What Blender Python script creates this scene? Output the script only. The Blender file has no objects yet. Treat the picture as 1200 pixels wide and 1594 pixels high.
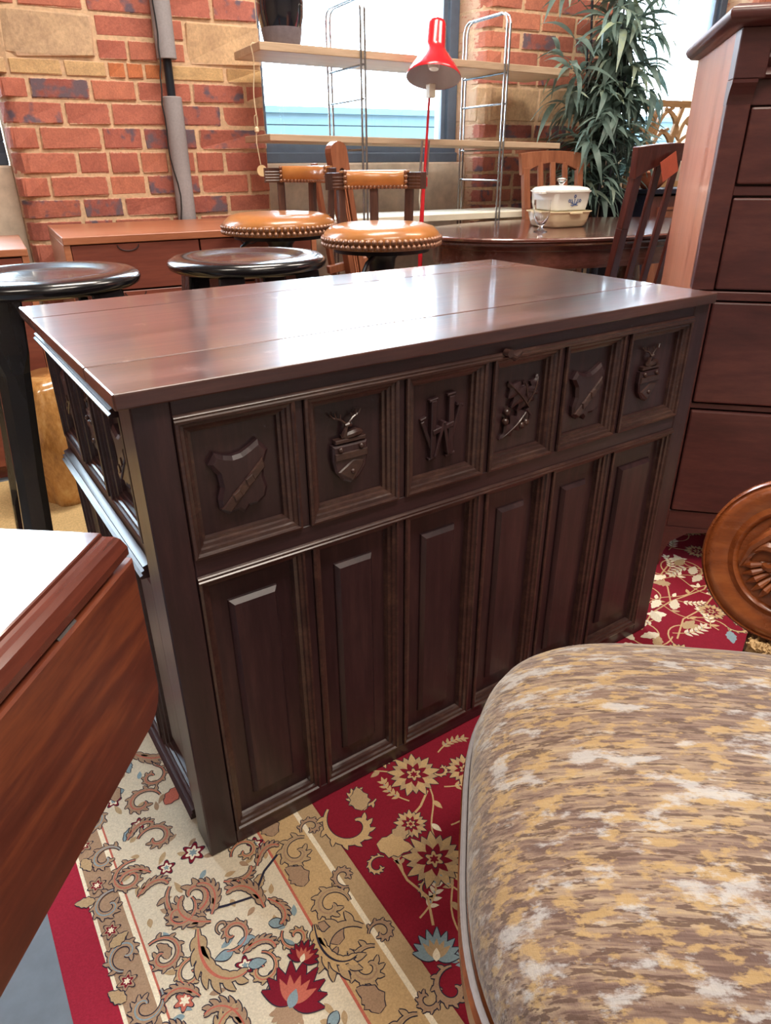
import bpy, bmesh, math, random
from mathutils import Vector, Matrix, Euler, noise

SC = bpy.context.scene
COL = SC.collection
R = math.radians
PI = math.pi
random.seed(7)

# ------------------------------------------------------------------ camera
yaw, pit, roll, FPX = 0.58719, 0.47076, -0.00822, 1067.73
Fv = Vector((math.sin(yaw)*math.cos(pit), math.cos(yaw)*math.cos(pit), -math.sin(pit)))
Rv = Vector((math.cos(yaw), -math.sin(yaw), 0)); Uv = Rv.cross(Fv)
R2 = math.cos(roll)*Rv + math.sin(roll)*Uv
U2 = -math.sin(roll)*Rv + math.cos(roll)*Uv
cam = bpy.data.cameras.new('camera'); co = bpy.data.objects.new('camera', cam); COL.objects.link(co)
M3 = Matrix((R2, U2, -Fv)).transposed()
co.matrix_world = Matrix.Translation((-0.17098, -0.77444, 1.0026)) @ M3.to_4x4()
cam.sensor_fit = 'HORIZONTAL'; cam.sensor_width = 36; cam.lens = FPX/1200*36
cam.clip_start = 0.01; cam.clip_end = 200
SC.camera = co

# ------------------------------------------------------------------ sky, lamps, exposure
w = bpy.data.worlds.new('sky'); SC.world = w; w.use_nodes = True
bg = w.node_tree.nodes['Background']
bg.inputs[0].default_value = (0.75, 0.89, 1.0, 1); bg.inputs[1].default_value = 20.0
def area(name, loc, size, sy, power, col, rot=(0, 0, 0)):
    l = bpy.data.lights.new(name, 'AREA'); l.shape = 'RECTANGLE'; l.size = size; l.size_y = sy
    l.energy = power; l.color = col
    o = bpy.data.objects.new(name, l); COL.objects.link(o); o.location = loc; o.rotation_euler = rot
    return o
WARM = (1.0, 0.89, 0.76)
area('ceiling_and_fill_lamp', (0.7, -1.15, 3.35), 1.5, 0.5, 54, WARM)
area('ceiling_and_fill_lamp', (-1.8, -0.6, 3.35), 1.5, 0.5, 36, WARM)
area('ceiling_and_fill_lamp', (0.0, -2.9, 3.35), 1.5, 0.5, 20, WARM)  # added fill behind the camera, stands in for room bounce on the desk front
area('ceiling_and_fill_lamp', (3.0, 0.2, 3.35), 1.5, 0.5, 40, WARM)
area('ceiling_and_fill_lamp', (1.0, 1.0, 3.35), 1.5, 0.5, 62, WARM)
SC.view_settings.view_transform = 'Standard'
SC.view_settings.look = 'None'
SC.view_settings.gamma = 1.0
SC.view_settings.use_curve_mapping = False
SC.view_settings.exposure = 0.52

# ------------------------------------------------------------------ mesh helpers
class MB:
    def __init__(s): s.v = []; s.f = []; s.m = []
    def add(s, vs, fs, m=0):
        o = len(s.v); s.v += [tuple(p) for p in vs]
        for f in fs: s.f.append(tuple(i+o for i in f)); s.m.append(m)
        return s
    def box(s, x0, x1, y0, y1, z0, z1, m=0):
        return s.add([(x0,y0,z0),(x1,y0,z0),(x1,y1,z0),(x0,y1,z0),(x0,y0,z1),(x1,y0,z1),(x1,y1,z1),(x0,y1,z1)],
              [(0,3,2,1),(4,5,6,7),(0,1,5,4),(1,2,6,5),(2,3,7,6),(3,0,4,7)], m)
    def bar(s, a, b, wx, wy, m=0, up=(0,0,1), w2=None):
        """rectangular bar from a to b, wx across, wy thickness, optional end widths w2"""
        a = Vector(a); b = Vector(b); d = (b-a).normalized()
        x = d.cross(Vector(up))
        if x.length < 1e-4: x = d.cross(Vector((1,0,0)))
        x.normalize(); y = x.cross(d).normalized()
        vs = []
        for p, (hx, hy) in ((a, (wx/2, wy/2)), (b, ((w2 or (wx, wy))[0]/2, (w2 or (wx, wy))[1]/2))):
            for sx, sy in ((-1,-1),(1,-1),(1,1),(-1,1)): vs.append(p + x*hx*sx + y*hy*sy)
        return s.add(vs, [(0,3,2,1),(4,5,6,7),(0,1,5,4),(1,2,6,5),(2,3,7,6),(3,0,4,7)], m)
    def loft(s, rings, m=0, cap=True, close=True):
        n = len(rings[0]); o = len(s.v)
        for r in rings: s.v += [tuple(p) for p in r]
        for k in range(len(rings)-1):
            for i in range(n if close else n-1):
                j = (i+1) % n
                s.f.append((o+k*n+i, o+k*n+j, o+(k+1)*n+j, o+(k+1)*n+i)); s.m.append(m)
        if cap:
            s.f.append(tuple(o+i for i in reversed(range(n)))); s.m.append(m)
            s.f.append(tuple(o+(len(rings)-1)*n+i for i in range(n))); s.m.append(m)
        return s
    def lathe(s, prof, n=32, c=(0,0,0), mat=None, m=0, cap=True):
        rings = []
        for r, z in prof:
            ring = []
            for i in range(n):
                a = 2*PI*i/n; p = Vector((r*math.cos(a), r*math.sin(a), z))
                if mat is not None: p = mat @ p
                ring.append(p + Vector(c))
            rings.append(ring)
        return s.loft(rings, m, cap)
    def tube(s, pts, r, n=8, m=0, cap=True):
        pts = [Vector(p) for p in pts]; rings = []
        up = Vector((0.13, 0.31, 0.94)).normalized()
        for i, p in enumerate(pts):
            d = (pts[min(i+1, len(pts)-1)] - pts[max(i-1, 0)]).normalized()
            x = d.cross(up)
            if x.length < 1e-3: x = d.cross(Vector((1,0,0)))
            x.normalize(); y = x.cross(d)
            rr = r[i] if isinstance(r, (list, tuple)) else r
            rings.append([p + x*rr*math.cos(2*PI*k/n) + y*rr*math.sin(2*PI*k/n) for k in range(n)])
        return s.loft(rings, m, cap)
    def prism(s, poly, h0, h1, fr, m=0, inset=0.0):
        """poly [(a,b)] in plane fr=(O,ea,eb,en); extruded h0..h1; top pulled in by inset"""
        O, ea, eb, en = [Vector(q) for q in fr]
        P = lambda a, b, h: O + ea*a + eb*b + en*h
        if inset:
            n = len(poly); ins = []
            ar = sum(poly[i][0]*poly[(i+1) % n][1]-poly[(i+1) % n][0]*poly[i][1] for i in range(n))
            sg = 1 if ar > 0 else -1
            for i in range(n):
                p0 = Vector(poly[i-1]); p1 = Vector(poly[i]); p2 = Vector(poly[(i+1) % n])
                d1 = (p1-p0); d2 = (p2-p1)
                n1 = Vector((-d1.y, d1.x))*sg; n2 = Vector((-d2.y, d2.x))*sg
                n1.normalize(); n2.normalize(); b = n1+n2
                if b.length < .3: b = n1
                b = b.normalized()
                q = p1 + b*inset/max(.5, b.dot(n1)); ins.append((q.x, q.y))
            hm = h1 - inset*0.8
            rings = [[P(a,b,h0) for a,b in poly], [P(a,b,hm) for a,b in poly], [P(a,b,h1) for a,b in ins]]
        else:
            rings = [[P(a,b,h0) for a,b in poly], [P(a,b,h1) for a,b in poly]]
        return s.loft(rings, m, True)
    def ringframe(s, fr, rect, prof, m=0, cap=False):
        O, ea, eb, en = [Vector(q) for q in fr]; x0, x1, z0, z1 = rect
        rings = [[O+ea*a+eb*b+en*h for a, b in ((x0+i,z0+i),(x1-i,z0+i),(x1-i,z1-i),(x0+i,z1-i))] for i, h in prof]
        o = len(s.v); s.loft(rings, m, False)
        if cap: s.f.append(tuple(o+(len(rings)-1)*4+i for i in range(4))); s.m.append(m)
        return s
    def mesh(s, name):
        me = bpy.data.meshes.new(name); me.from_pydata(s.v, [], s.f); me.update()
        return me
    def build(s, name, mats, parent=None, smooth=False, bevel=0, angle=35, recalc=True, seg=1, sub=0):
        me = s.mesh(name)
        if not isinstance(mats, (list, tuple)): mats = [mats]
        for mt in mats: me.materials.append(mt)
        if len(mats) > 1: me.polygons.foreach_set('material_index', s.m)
        if recalc:
            bm = bmesh.new(); bm.from_mesh(me); bmesh.ops.recalc_face_normals(bm, faces=bm.faces); bm.to_mesh(me); bm.free()
        if smooth:
            me.polygons.foreach_set('use_smooth', [True]*len(me.polygons))
            me.set_sharp_from_angle(angle=R(angle))
        o = bpy.data.objects.new(name, me); COL.objects.link(o)
        if parent is not None: o.parent = parent
        if bevel:
            b = o.modifiers.new('bevel', 'BEVEL'); b.width = bevel; b.segments = seg; b.limit_method = 'ANGLE'; b.angle_limit = R(30)
        if sub:
            b = o.modifiers.new('sub', 'SUBSURF'); b.levels = sub; b.render_levels = sub
        return o

def tag(o, label=None, cat=None, group=None, kind=None):
    if label: o['label'] = label
    if cat: o['category'] = cat
    if group: o['group'] = group
    if kind: o['kind'] = kind
    return o
def empty(name, loc=(0,0,0), rz=0.0, label=None, cat=None, group=None, kind=None):
    o = bpy.data.objects.new(name, None); COL.objects.link(o); o.location = loc; o.rotation_euler = (0,0,rz)
    o.empty_display_size = 0.05
    return tag(o, label, cat, group, kind)
def copy_tree(o, parent=None):
    c = o.copy(); COL.objects.link(c)
    if parent is not None: c.parent = parent
    for ch in [q for q in bpy.data.objects if q.parent == o]: copy_tree(ch, c)
    return c
def obj_from(me, name, parent, loc=(0,0,0), rot=(0,0,0), scale=(1,1,1)):
    o = bpy.data.objects.new(name, me); COL.objects.link(o); o.parent = parent
    o.location = loc; o.rotation_euler = rot; o.scale = scale
    return o

# ------------------------------------------------------------------ materials
def srgb(r, g, b):
    f = lambda c: ((c/255+0.055)/1.055)**2.4 if c > 10 else c/255/12.92
    return (f(r), f(g), f(b), 1)
def newmat(name):
    m = bpy.data.materials.new(name); m.use_nodes = True
    nt = m.node_tree; b = nt.nodes['Principled BSDF']
    return m, nt, b
def N(nt, t, **kw):
    n = nt.nodes.new(t)
    for k, v in kw.items(): setattr(n, k, v)
    return n
def ramp(nt, stops, src, interp='LINEAR'):
    r = N(nt, 'ShaderNodeValToRGB'); r.color_ramp.interpolation = interp
    e = r.color_ramp.elements
    while len(e) > 1: e.remove(e[-1])
    e[0].position = stops[0][0]; e[0].color = stops[0][1]
    for p, c in stops[1:]:
        q = e.new(p); q.color = c
    nt.links.new(src, r.inputs[0]); return r
def coords(nt, scale=(1,1,1), rnd=True, kind='Object'):
    tc = N(nt, 'ShaderNodeTexCoord'); mp = N(nt, 'ShaderNodeMapping'); mp.inputs['Scale'].default_value = scale
    nt.links.new(tc.outputs[kind], mp.inputs[0])
    if rnd:
        oi = N(nt, 'ShaderNodeObjectInfo'); mu = N(nt, 'ShaderNodeMath', operation='MULTIPLY'); mu.inputs[1].default_value = 37.0
        cx = N(nt, 'ShaderNodeCombineXYZ'); nt.links.new(oi.outputs['Random'], mu.inputs[0])
        for i in range(3): nt.links.new(mu.outputs[0], cx.inputs[i])
        nt.links.new(cx.outputs[0], mp.inputs['Location'])
    return mp.outputs[0]
def noise_tex(nt, vec, scale, detail=6, rough=0.6, dist=0.0):
    n = N(nt, 'ShaderNodeTexNoise'); n.inputs['Scale'].default_value = scale; n.inputs['Detail'].default_value = detail
    n.inputs['Roughness'].default_value = rough; n.inputs['Distortion'].default_value = dist
    nt.links.new(vec, n.inputs['Vector']); return n
def bump(nt, b, src, strength=0.2, dist=0.002):
    bp = N(nt, 'ShaderNodeBump'); bp.inputs['Strength'].default_value = strength; bp.inputs['Distance'].default_value = dist
    nt.links.new(src, bp.inputs['Height']); nt.links.new(bp.outputs[0], b.inputs['Normal'])
def wood(name, dark, mid, light, axis='x', freq=14, rough=0.4, coat=0.0, coat_r=0.1, spec=0.5, stretch=12, bumps=0.12, worn=None):
    m, nt, b = newmat(name)
    sc = [freq]*3; sc['xyz'.index(axis)] = freq/stretch
    v = coords(nt, tuple(sc))
    n1 = noise_tex(nt, v, 1.0, 8, 0.65, 0.6)
    n2 = noise_tex(nt, v, 7.0, 4, 0.7)
    mx = N(nt, 'ShaderNodeMix', data_type='FLOAT'); mx.inputs[0].default_value = 0.4
    nt.links.new(n1.outputs[0], mx.inputs[2]); nt.links.new(n2.outputs[0], mx.inputs[3])
    r = ramp(nt, [(0.32, dark), (0.5, mid), (0.68, light)], mx.outputs[0])
    out = r.outputs[0]
    if worn:
        vv = coords(nt, (9, 9, 9)); nw = noise_tex(nt, vv, 1.0, 8, 0.7)
        rw = ramp(nt, [(worn[1], (0,0,0,1)), (worn[1]+0.1, (1,1,1,1))], nw.outputs[0])
        mc = N(nt, 'ShaderNodeMix', data_type='RGBA'); nt.links.new(rw.outputs[0], mc.inputs[0])
        nt.links.new(out, mc.inputs[6]); mc.inputs[7].default_value = worn[0]; out = mc.outputs[2]
    nt.links.new(out, b.inputs['Base Color'])
    rr = N(nt, 'ShaderNodeMapRange'); rr.inputs[3].default_value = rough*0.75; rr.inputs[4].default_value = min(1, rough*1.3)
    nt.links.new(n1.outputs[0], rr.inputs[0]); nt.links.new(rr.outputs[0], b.inputs['Roughness'])
    b.inputs['Specular IOR Level'].default_value = spec
    b.inputs['Coat Weight'].default_value = coat; b.inputs['Coat Roughness'].default_value = coat_r
    bump(nt, b, mx.outputs[0], bumps, 0.001)
    return m
def plain(name, col, rough=0.5, metal=0.0, var=0.12, scale=30, bumps=0.05, coat=0, spec=0.5):
    m, nt, b = newmat(name); v = coords(nt, (scale,)*3); n = noise_tex(nt, v, 1.0, 5)
    d = tuple(c*(1-var) for c in col[:3])+(1,); l = tuple(min(1, c*(1+var)) for c in col[:3])+(1,)
    r = ramp(nt, [(0.3, d), (0.7, l)], n.outputs[0]); nt.links.new(r.outputs[0], b.inputs['Base Color'])
    b.inputs['Roughness'].default_value = rough; b.inputs['Metallic'].default_value = metal
    b.inputs['Coat Weight'].default_value = coat; b.inputs['Coat Roughness'].default_value = 0.06
    b.inputs['Specular IOR Level'].default_value = spec
    if bumps: bump(nt, b, n.outputs[0], bumps, 0.001)
    return m
def brickmat(name, cols, spot=None):
    m, nt, b = newmat(name); v = coords(nt, (1, .45, .36)); n = noise_tex(nt, v, 26, 9, 0.72); nb = noise_tex(nt, v, 5, 4, 0.6)
    oi = N(nt, 'ShaderNodeObjectInfo')
    rr = ramp(nt, [(i/max(1, len(cols)-1), c) for i, c in enumerate(cols)], oi.outputs['Random'])
    def mul(x, y):
        h = N(nt, 'ShaderNodeMix', data_type='RGBA', blend_type='MULTIPLY'); h.inputs[0].default_value = 1
        nt.links.new(x, h.inputs[6]); nt.links.new(y, h.inputs[7]); return h.outputs[2]
    out = mul(rr.outputs[0], ramp(nt, [(0.3, (0.74,0.72,0.72,1)), (0.65, (1.12,1.1,1.08,1))], n.outputs[0]).outputs[0])
    out = mul(out, ramp(nt, [(0.3, (0.85,0.83,0.85,1)), (0.7, (1.1,1.1,1.08,1))], nb.outputs[0]).outputs[0])
    if spot:
        n2 = noise_tex(nt, v, spot[2], 2, 0.5)
        r3 = ramp(nt, [(spot[1], (0,0,0,1)), (spot[1]+0.14, (.9,.9,.9,1))], n2.outputs[0])
        mc = N(nt, 'ShaderNodeMix', data_type='RGBA'); nt.links.new(r3.outputs[0], mc.inputs[0])
        nt.links.new(out, mc.inputs[6]); mc.inputs[7].default_value = spot[0]; out = mc.outputs[2]
    # old mortar smears, flecks over the face and crusts along the edges
    n4 = noise_tex(nt, v, 34, 7, 0.75); r4 = ramp(nt, [(0.63, (0,0,0,1)), (0.70, (0.75,0.75,0.75,1))], n4.outputs[0])
    tc = N(nt, 'ShaderNodeTexCoord'); sx = N(nt, 'ShaderNodeSeparateXYZ'); nt.links.new(tc.outputs['Object'], sx.inputs[0])
    def edge(sock, w_):
        q = N(nt, 'ShaderNodeMath', operation='SUBTRACT'); q.inputs[1].default_value = .5; nt.links.new(sock, q.inputs[0])
        q2 = N(nt, 'ShaderNodeMath', operation='ABSOLUTE'); nt.links.new(q.outputs[0], q2.inputs[0])
        q3 = N(nt, 'ShaderNodeMapRange'); q3.inputs[1].default_value = .5-w_; q3.inputs[2].default_value = .5; nt.links.new(q2.outputs[0], q3.inputs[0]); return q3.outputs[0]
    mxe = N(nt, 'ShaderNodeMath', operation='MAXIMUM'); nt.links.new(edge(sx.outputs[0], .07), mxe.inputs[0]); nt.links.new(edge(sx.outputs[2], .16), mxe.inputs[1])
    n5 = noise_tex(nt, v, 14, 6, .7); ml = N(nt, 'ShaderNodeMath', operation='MULTIPLY'); nt.links.new(mxe.outputs[0], ml.inputs[0]); nt.links.new(n5.outputs[0], ml.inputs[1])
    r5 = ramp(nt, [(0.33, (0,0,0,1)), (0.42, (.85,.85,.85,1))], ml.outputs[0])
    mm = N(nt, 'ShaderNodeMath', operation='MAXIMUM'); nt.links.new(r4.outputs[0], mm.inputs[0]); nt.links.new(r5.outputs[0], mm.inputs[1])
    mc = N(nt, 'ShaderNodeMix', data_type='RGBA'); nt.links.new(mm.outputs[0], mc.inputs[0])
    nt.links.new(out, mc.inputs[6]); mc.inputs[7].default_value = srgb(206,172,144); out = mc.outputs[2]
    nt.links.new(out, b.inputs['Base Color']); b.inputs['Roughness'].default_value = 0.88
    bump(nt, b, n.outputs[0], 0.6, 0.004); return m

MT = {}
MT['oak'] = wood('dark_oak', srgb(36,23,27), srgb(55,35,39), srgb(78,50,52), 'x', 16, 0.36, 0.15, 0.2)
MT['oakv'] = wood('dark_oak_upright', srgb(34,22,26), srgb(52,33,37), srgb(74,48,49), 'z', 16, 0.36, 0.15, 0.2)
MT['oaky'] = wood('dark_oak_side', srgb(35,22,25), srgb(54,35,37), srgb(76,50,50), 'y', 16, 0.36, 0.15, 0.2)
MT['oak_edge'] = wood('worn_oak_moulding', srgb(44,29,29), srgb(62,41,38), srgb(88,62,52), 'x', 40, 0.30, 0.35, 0.2, stretch=3)
MT['oaktop'] = wood('polished_oak_top', srgb(52,31,29), srgb(84,52,46), srgb(112,74,64), 'x', 12, 0.32, 1.0, 0.09, worn=(srgb(132,106,102), 0.62), stretch=16, bumps=0.07)
MT['mahog'] = wood('mahogany', srgb(58,26,22), srgb(98,47,35), srgb(150,80,48), 'x', 9, 0.32, 0.3, 0.15, stretch=7)
MT['mahogtop'] = wood('polished_mahogany_top', srgb(70,32,26), srgb(104,52,40), srgb(135,74,54), 'x', 9, 0.2, 0.8, 0.06, stretch=10, bumps=0.04)
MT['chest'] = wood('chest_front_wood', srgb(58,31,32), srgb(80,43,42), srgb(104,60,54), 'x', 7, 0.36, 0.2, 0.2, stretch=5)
MT['chestside'] = wood('faded_window_lit_side', srgb(160,88,62), srgb(186,112,84), srgb(204,134,104), 'z', 9, 0.3, 0.6, 0.12, stretch=14)  # bleached wood, lightened further with the window's reflection put into the colour
MT['teak'] = wood('teak', srgb(144,84,60), srgb(172,108,78), srgb(194,132,98), 'x', 12, 0.35, 0.2, 0.2, stretch=12)
MT['teakfront'] = wood('teak_front', srgb(98,50,42), srgb(122,64,52), srgb(142,80,62), 'x', 12, 0.4, 0.1, 0.2, stretch=12)
MT['black'] = plain('worn_black_paint', srgb(22,22,26), 0.22, 0, 0.3, 25, 0.05, 0.5)
MT['blackworn'] = wood('black_paint_rubbed', srgb(15,15,18), srgb(22,21,24), srgb(34,31,32), 'z', 20, 0.28, 0.3, 0.12, worn=(srgb(112,84,62), 0.72))
MT['leather'] = plain('tan_leather', srgb(172,112,60), 0.3, 0, 0.16, 16, 0.06, 0.35)
MT['nail'] = plain('brass_nail', srgb(150,112,92), 0.35, 0.55, 0.25, 90, 0)
MT['stoolwood'] = wood('dark_stool_wood', srgb(48,30,28), srgb(74,48,42), srgb(104,72,60), 'z', 22, 0.35, 0.2, 0.15)
MT['iron'] = plain('dark_cast_iron', srgb(34,38,48), 0.35, 0.4, 0.2, 30, 0.05)
MT['steel'] = plain('chromed_wire', srgb(176,178,182), 0.25, 0.9, 0.1, 30, 0)
MT['shelf'] = wood('pale_ash_board', srgb(168,142,116), srgb(192,166,140), srgb(210,186,160), 'x', 14, 0.45, 0, 0.2)
MT['cream_board'] = plain('cream_painted_board', srgb(226,216,196), 0.4, 0, 0.04, 20, 0.02)
MT['red'] = plain('red_enamel', srgb(200,36,46), 0.25, 0, 0.06, 20, 0, 0.6)
MT['alu'] = plain('white_shade_lining', srgb(196,188,192), 0.45, 0.15, 0.06, 20, 0)
MT['chair_dark'] = wood('dark_chair_wood', srgb(54,24,22), srgb(82,38,32), srgb(108,54,42), 'z', 14, 0.33, 0.3, 0.15)
MT['chair_light'] = wood('mid_chair_wood', srgb(108,60,42), srgb(140,84,58), srgb(168,108,78), 'z', 14, 0.4, 0.2, 0.2)
MT['table'] = wood('dining_table_wood', srgb(66,36,32), srgb(96,56,48), srgb(120,74,64), 'x', 10, 0.25, 1.0, 0.12, stretch=10, bumps=0.03)
MT['white_glass'] = plain('white_glass_ceramic', srgb(238,238,232), 0.18, 0, 0.02, 10, 0, 0.3)
MT['cream_dish'] = plain('cream_dish', srgb(234,216,178), 0.25, 0, 0.04, 12, 0, 0.3)
MT['blueprint'] = plain('blue_print', srgb(70,92,140), 0.3, 0, 0.05, 10, 0)
MT['string'] = plain('cotton_string', srgb(222,204,172), 0.8, 0, 0.1, 200, 0.1)
MT['tag'] = plain('cream_card', srgb(222,196,150), 0.7, 0, 0.05, 60, 0.02)
MT['redtag'] = plain('rust_card_tag', srgb(168,72,48), 0.7, 0, 0.08, 60, 0.02)
MT['ink'] = plain('ink', srgb(52,32,34), 0.7, 0, 0.05, 60, 0)
MT['foam'] = plain('grey_pipe_foam', srgb(150,146,150), 0.9, 0, 0.08, 120, 0.3)
MT['pipe'] = plain('black_pipe', srgb(30,34,44), 0.35, 0.2, 0.1, 40, 0)
MT['cable'] = plain('black_cable', srgb(26,26,30), 0.5, 0, 0.1, 40, 0)
MT['vase_top'] = plain('dark_glaze', srgb(18,18,26), 0.08, 0, 0.3, 10, 0, 1.0)
MT['vase_low'] = plain('grey_stoneware', srgb(112,104,112), 0.7, 0, 0.15, 60, 0.15)
MT['mortar'] = plain('sandy_mortar', srgb(206,174,142), 0.95, 0, 0.2, 60, 0.6)
MT['concrete'] = plain('rough_concrete', srgb(212,196,178), 0.9, 0, 0.16, 18, 0.5)
MT['frame'] = plain('blue_grey_window_frame', srgb(84,98,118), 0.4, 0, 0.1, 20, 0.03)
MT['wall'] = plain('pale_plaster', srgb(190,170,150), 0.9, 0, 0.1, 4, 0.1)
MT['ceil'] = plain('ceiling_boards', srgb(170,160,150), 0.9, 0, 0.1, 4, 0.1)
MT['floor'] = wood('timber_floor', srgb(120,70,44), srgb(156,98,62), srgb(182,124,84), 'x', 8, 0.45, 0, 0.2)
MT['slate'] = plain('blue_grey_floor', srgb(104,112,122), 0.7, 0, 0.12, 25, 0.15)
MT['jute'] = plain('beige_sisal', srgb(206,178,128), 0.95, 0, 0.22, 160, 0.6)
MT['clad'] = plain('pale_teal_cladding', (0.040,0.075,0.090,1), 0.8, 0, 0.05, 3, 0)
MT['street'] = plain('asphalt', (0.08,0.08,0.085,1), 0.9, 0, 0.1, 3, 0)
MT['stump'] = wood('varnished_burl', srgb(118,74,38), srgb(186,134,76), srgb(216,176,118), 'z', 12, 0.2, 0.7, 0.06, stretch=3)
MT['scroll'] = wood('carved_walnut', srgb(88,40,18), srgb(128,66,32), srgb(160,92,48), 'x', 11, 0.27, 0.4, 0.12, stretch=4)
MT['terracotta'] = plain('terracotta', srgb(178,98,68), 0.7, 0, 0.1, 20, 0.05)
MT['planter'] = plain('dark_blue_planter', srgb(30,32,48), 0.4, 0, 0.15, 15, 0.03)
MT['fret'] = wood('tan_fretwork', srgb(158,116,76), srgb(190,146,102), srgb(210,168,122), 'x', 12, 0.5)
MT['cane'] = plain('dark_plant_cane', srgb(40,42,52), 0.5, 0, 0.2, 20, 0.05)
def leafmat():
    m, nt, b = newmat('bamboo_leaf'); oi = N(nt, 'ShaderNodeObjectInfo')
    v = coords(nt, (9,9,9)); n = noise_tex(nt, v, 1.0, 3)
    ad = N(nt, 'ShaderNodeMath', operation='ADD'); nt.links.new(oi.outputs['Random'], ad.inputs[0]); nt.links.new(n.outputs[0], ad.inputs[1])
    md = N(nt, 'ShaderNodeMath', operation='MULTIPLY'); md.inputs[1].default_value = 0.5; nt.links.new(ad.outputs[0], md.inputs[0])
    r = ramp(nt, [(0.2, srgb(96,120,114)), (0.5, srgb(150,172,162)), (0.7, srgb(184,200,180)), (0.85, srgb(196,206,150))], md.outputs[0])
    nt.links.new(r.outputs[0], b.inputs['Base Color']); b.inputs['Roughness'].default_value = 0.4
    b.inputs['Transmission Weight'].default_value = 0.0
    tr = N(nt, 'ShaderNodeBsdfTranslucent'); nt.links.new(r.outputs[0], tr.inputs[0])
    mx = N(nt, 'ShaderNodeMixShader'); mx.inputs[0].default_value = 0.45
    nt.links.new(b.outputs[0], mx.inputs[1]); nt.links.new(tr.outputs[0], mx.inputs[2])
    nt.links.new(mx.outputs[0], nt.nodes['Material Output'].inputs[0]); return m
MT['leaf'] = leafmat()
def panemat():
    m, nt, b = newmat('window_glass'); nt.nodes.remove(b)
    t = N(nt, 'ShaderNodeBsdfTransparent'); t.inputs[0].default_value = (0.95,0.98,1,1)
    g = N(nt, 'ShaderNodeBsdfGlossy'); g.inputs['Roughness'].default_value = 0.02
    fr = N(nt, 'ShaderNodeFresnel'); fr.inputs[0].default_value = 1.3
    mx = N(nt, 'ShaderNodeMixShader'); nt.links.new(fr.outputs[0], mx.inputs[0])
    nt.links.new(t.outputs[0], mx.inputs[1]); nt.links.new(g.outputs[0], mx.inputs[2])
    nt.links.new(mx.outputs[0], nt.nodes['Material Output'].inputs[0]); return m
MT['pane'] = panemat()
def glassmat():
    m, nt, b = newmat('clear_glass'); b.inputs['Transmission Weight'].default_value = 1; b.inputs['Roughness'].default_value = 0.01
    b.inputs['IOR'].default_value = 1.45; b.inputs['Base Color'].default_value = (0.97,0.99,1,1); return m
MT['glass'] = glassmat()
MT['brick_red'] = brickmat('red_brick', [srgb(188,114,94), srgb(176,104,90), srgb(200,128,102), srgb(182,110,94)])
MT['brick_spot'] = brickmat('spotted_brick', [srgb(184,110,94), srgb(174,104,92), srgb(192,118,98)], (srgb(96,90,106), 0.53, 4.5))
MT['brick_dark'] = brickmat('burnt_brick', [srgb(170,98,86), srgb(156,92,86)], (srgb(104,94,106), 0.42, 4))
MT['brick_cream'] = brickmat('cream_brick', [srgb(212,178,128), srgb(206,176,140)])
MT['brick_orange'] = brickmat('orange_brick', [srgb(206,130,84), srgb(198,120,80)])
MT['stone'] = brickmat('cream_stone', [srgb(204,172,136), srgb(196,168,138)])
def velvet():
    m, nt, b = newmat('striated_chenille')
    def nz(sc, d=4, r=.65, di=0.3): return noise_tex(nt, coords(nt, sc, rnd=False), 1.0, d, r, di).outputs[0]
    def mixf(f, a, c):
        q = N(nt, 'ShaderNodeMix', data_type='FLOAT'); q.inputs[0].default_value = f; nt.links.new(a, q.inputs[2]); nt.links.new(c, q.inputs[3]); return q.outputs[0]
    def mixc(fac, a, c):
        q = N(nt, 'ShaderNodeMix', data_type='RGBA'); nt.links.new(fac, q.inputs[0])
        for sck, x in ((6, a), (7, c)):
            if isinstance(x, tuple): q.inputs[sck].default_value = x
            else: nt.links.new(x, q.inputs[sck])
        return q.outputs[2]
    big = nz((4, 9, 5), 3); st1 = nz((7, 150, 60), 3, .6, 0); st2 = nz((34, 230, 90), 3, .6, 0); blot = nz((34, 84, 50), 5, .62, .1)
    base = ramp(nt, [(0.40, srgb(94,74,68)), (0.47, srgb(120,99,88)), (0.54, srgb(144,124,106)), (0.62, srgb(164,144,116))], mixf(.35, st1, big)).outputs[0]
    dash = ramp(nt, [(0.52, (0,0,0,1)), (0.555, (.9,.9,.9,1))], mixf(.4, st2, st1)).outputs[0]
    c = mixc(dash, base, srgb(84,64,56))
    gold = ramp(nt, [(0.52, (0,0,0,1)), (0.59, (.75,.75,.75,1))], blot).outputs[0]
    c = mixc(gold, c, srgb(168,140,96))
    pale = ramp(nt, [(0.545, (0,0,0,1)), (0.62, (.75,.75,.75,1))], nz((17, 40, 20), 6, .68, .1)).outputs[0]
    c = mixc(pale, c, srgb(172,170,170))
    nt.links.new(c, b.inputs['Base Color']); b.inputs['Roughness'].default_value = 0.85; b.inputs['Specular IOR Level'].default_value = 0.15
    b.inputs['Sheen Weight'].default_value = 0.4; b.inputs['Sheen Roughness'].default_value = 0.5
    bump(nt, b, mixf(.5, nz((300, 120, 200), 2), mixf(.5, st1, st2)), 0.5, 0.004); return m
MT['velvet'] = velvet()
def pile(name, col, var=0.16):
    return plain(name, col, 0.95, 0, var, 420, 0.5, 0, 0.2)
MT['rug_red'] = pile('rug_red', srgb(126,24,42)); MT['rug_edge'] = pile('rug_edge_red', srgb(150,34,54))
MT['rug_cream'] = pile('rug_cream', srgb(206,194,172)); MT['rug_tan'] = pile('rug_tan', srgb(172,146,112))
MT['rug_gold'] = pile('rug_gold', srgb(188,158,116)); MT['rug_navy'] = pile('rug_navy', srgb(44,42,58))
MT['rug_blue'] = pile('rug_blue', srgb(128,148,156)); MT['rug_rust'] = pile('rug_rust', srgb(182,100,84))
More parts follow.
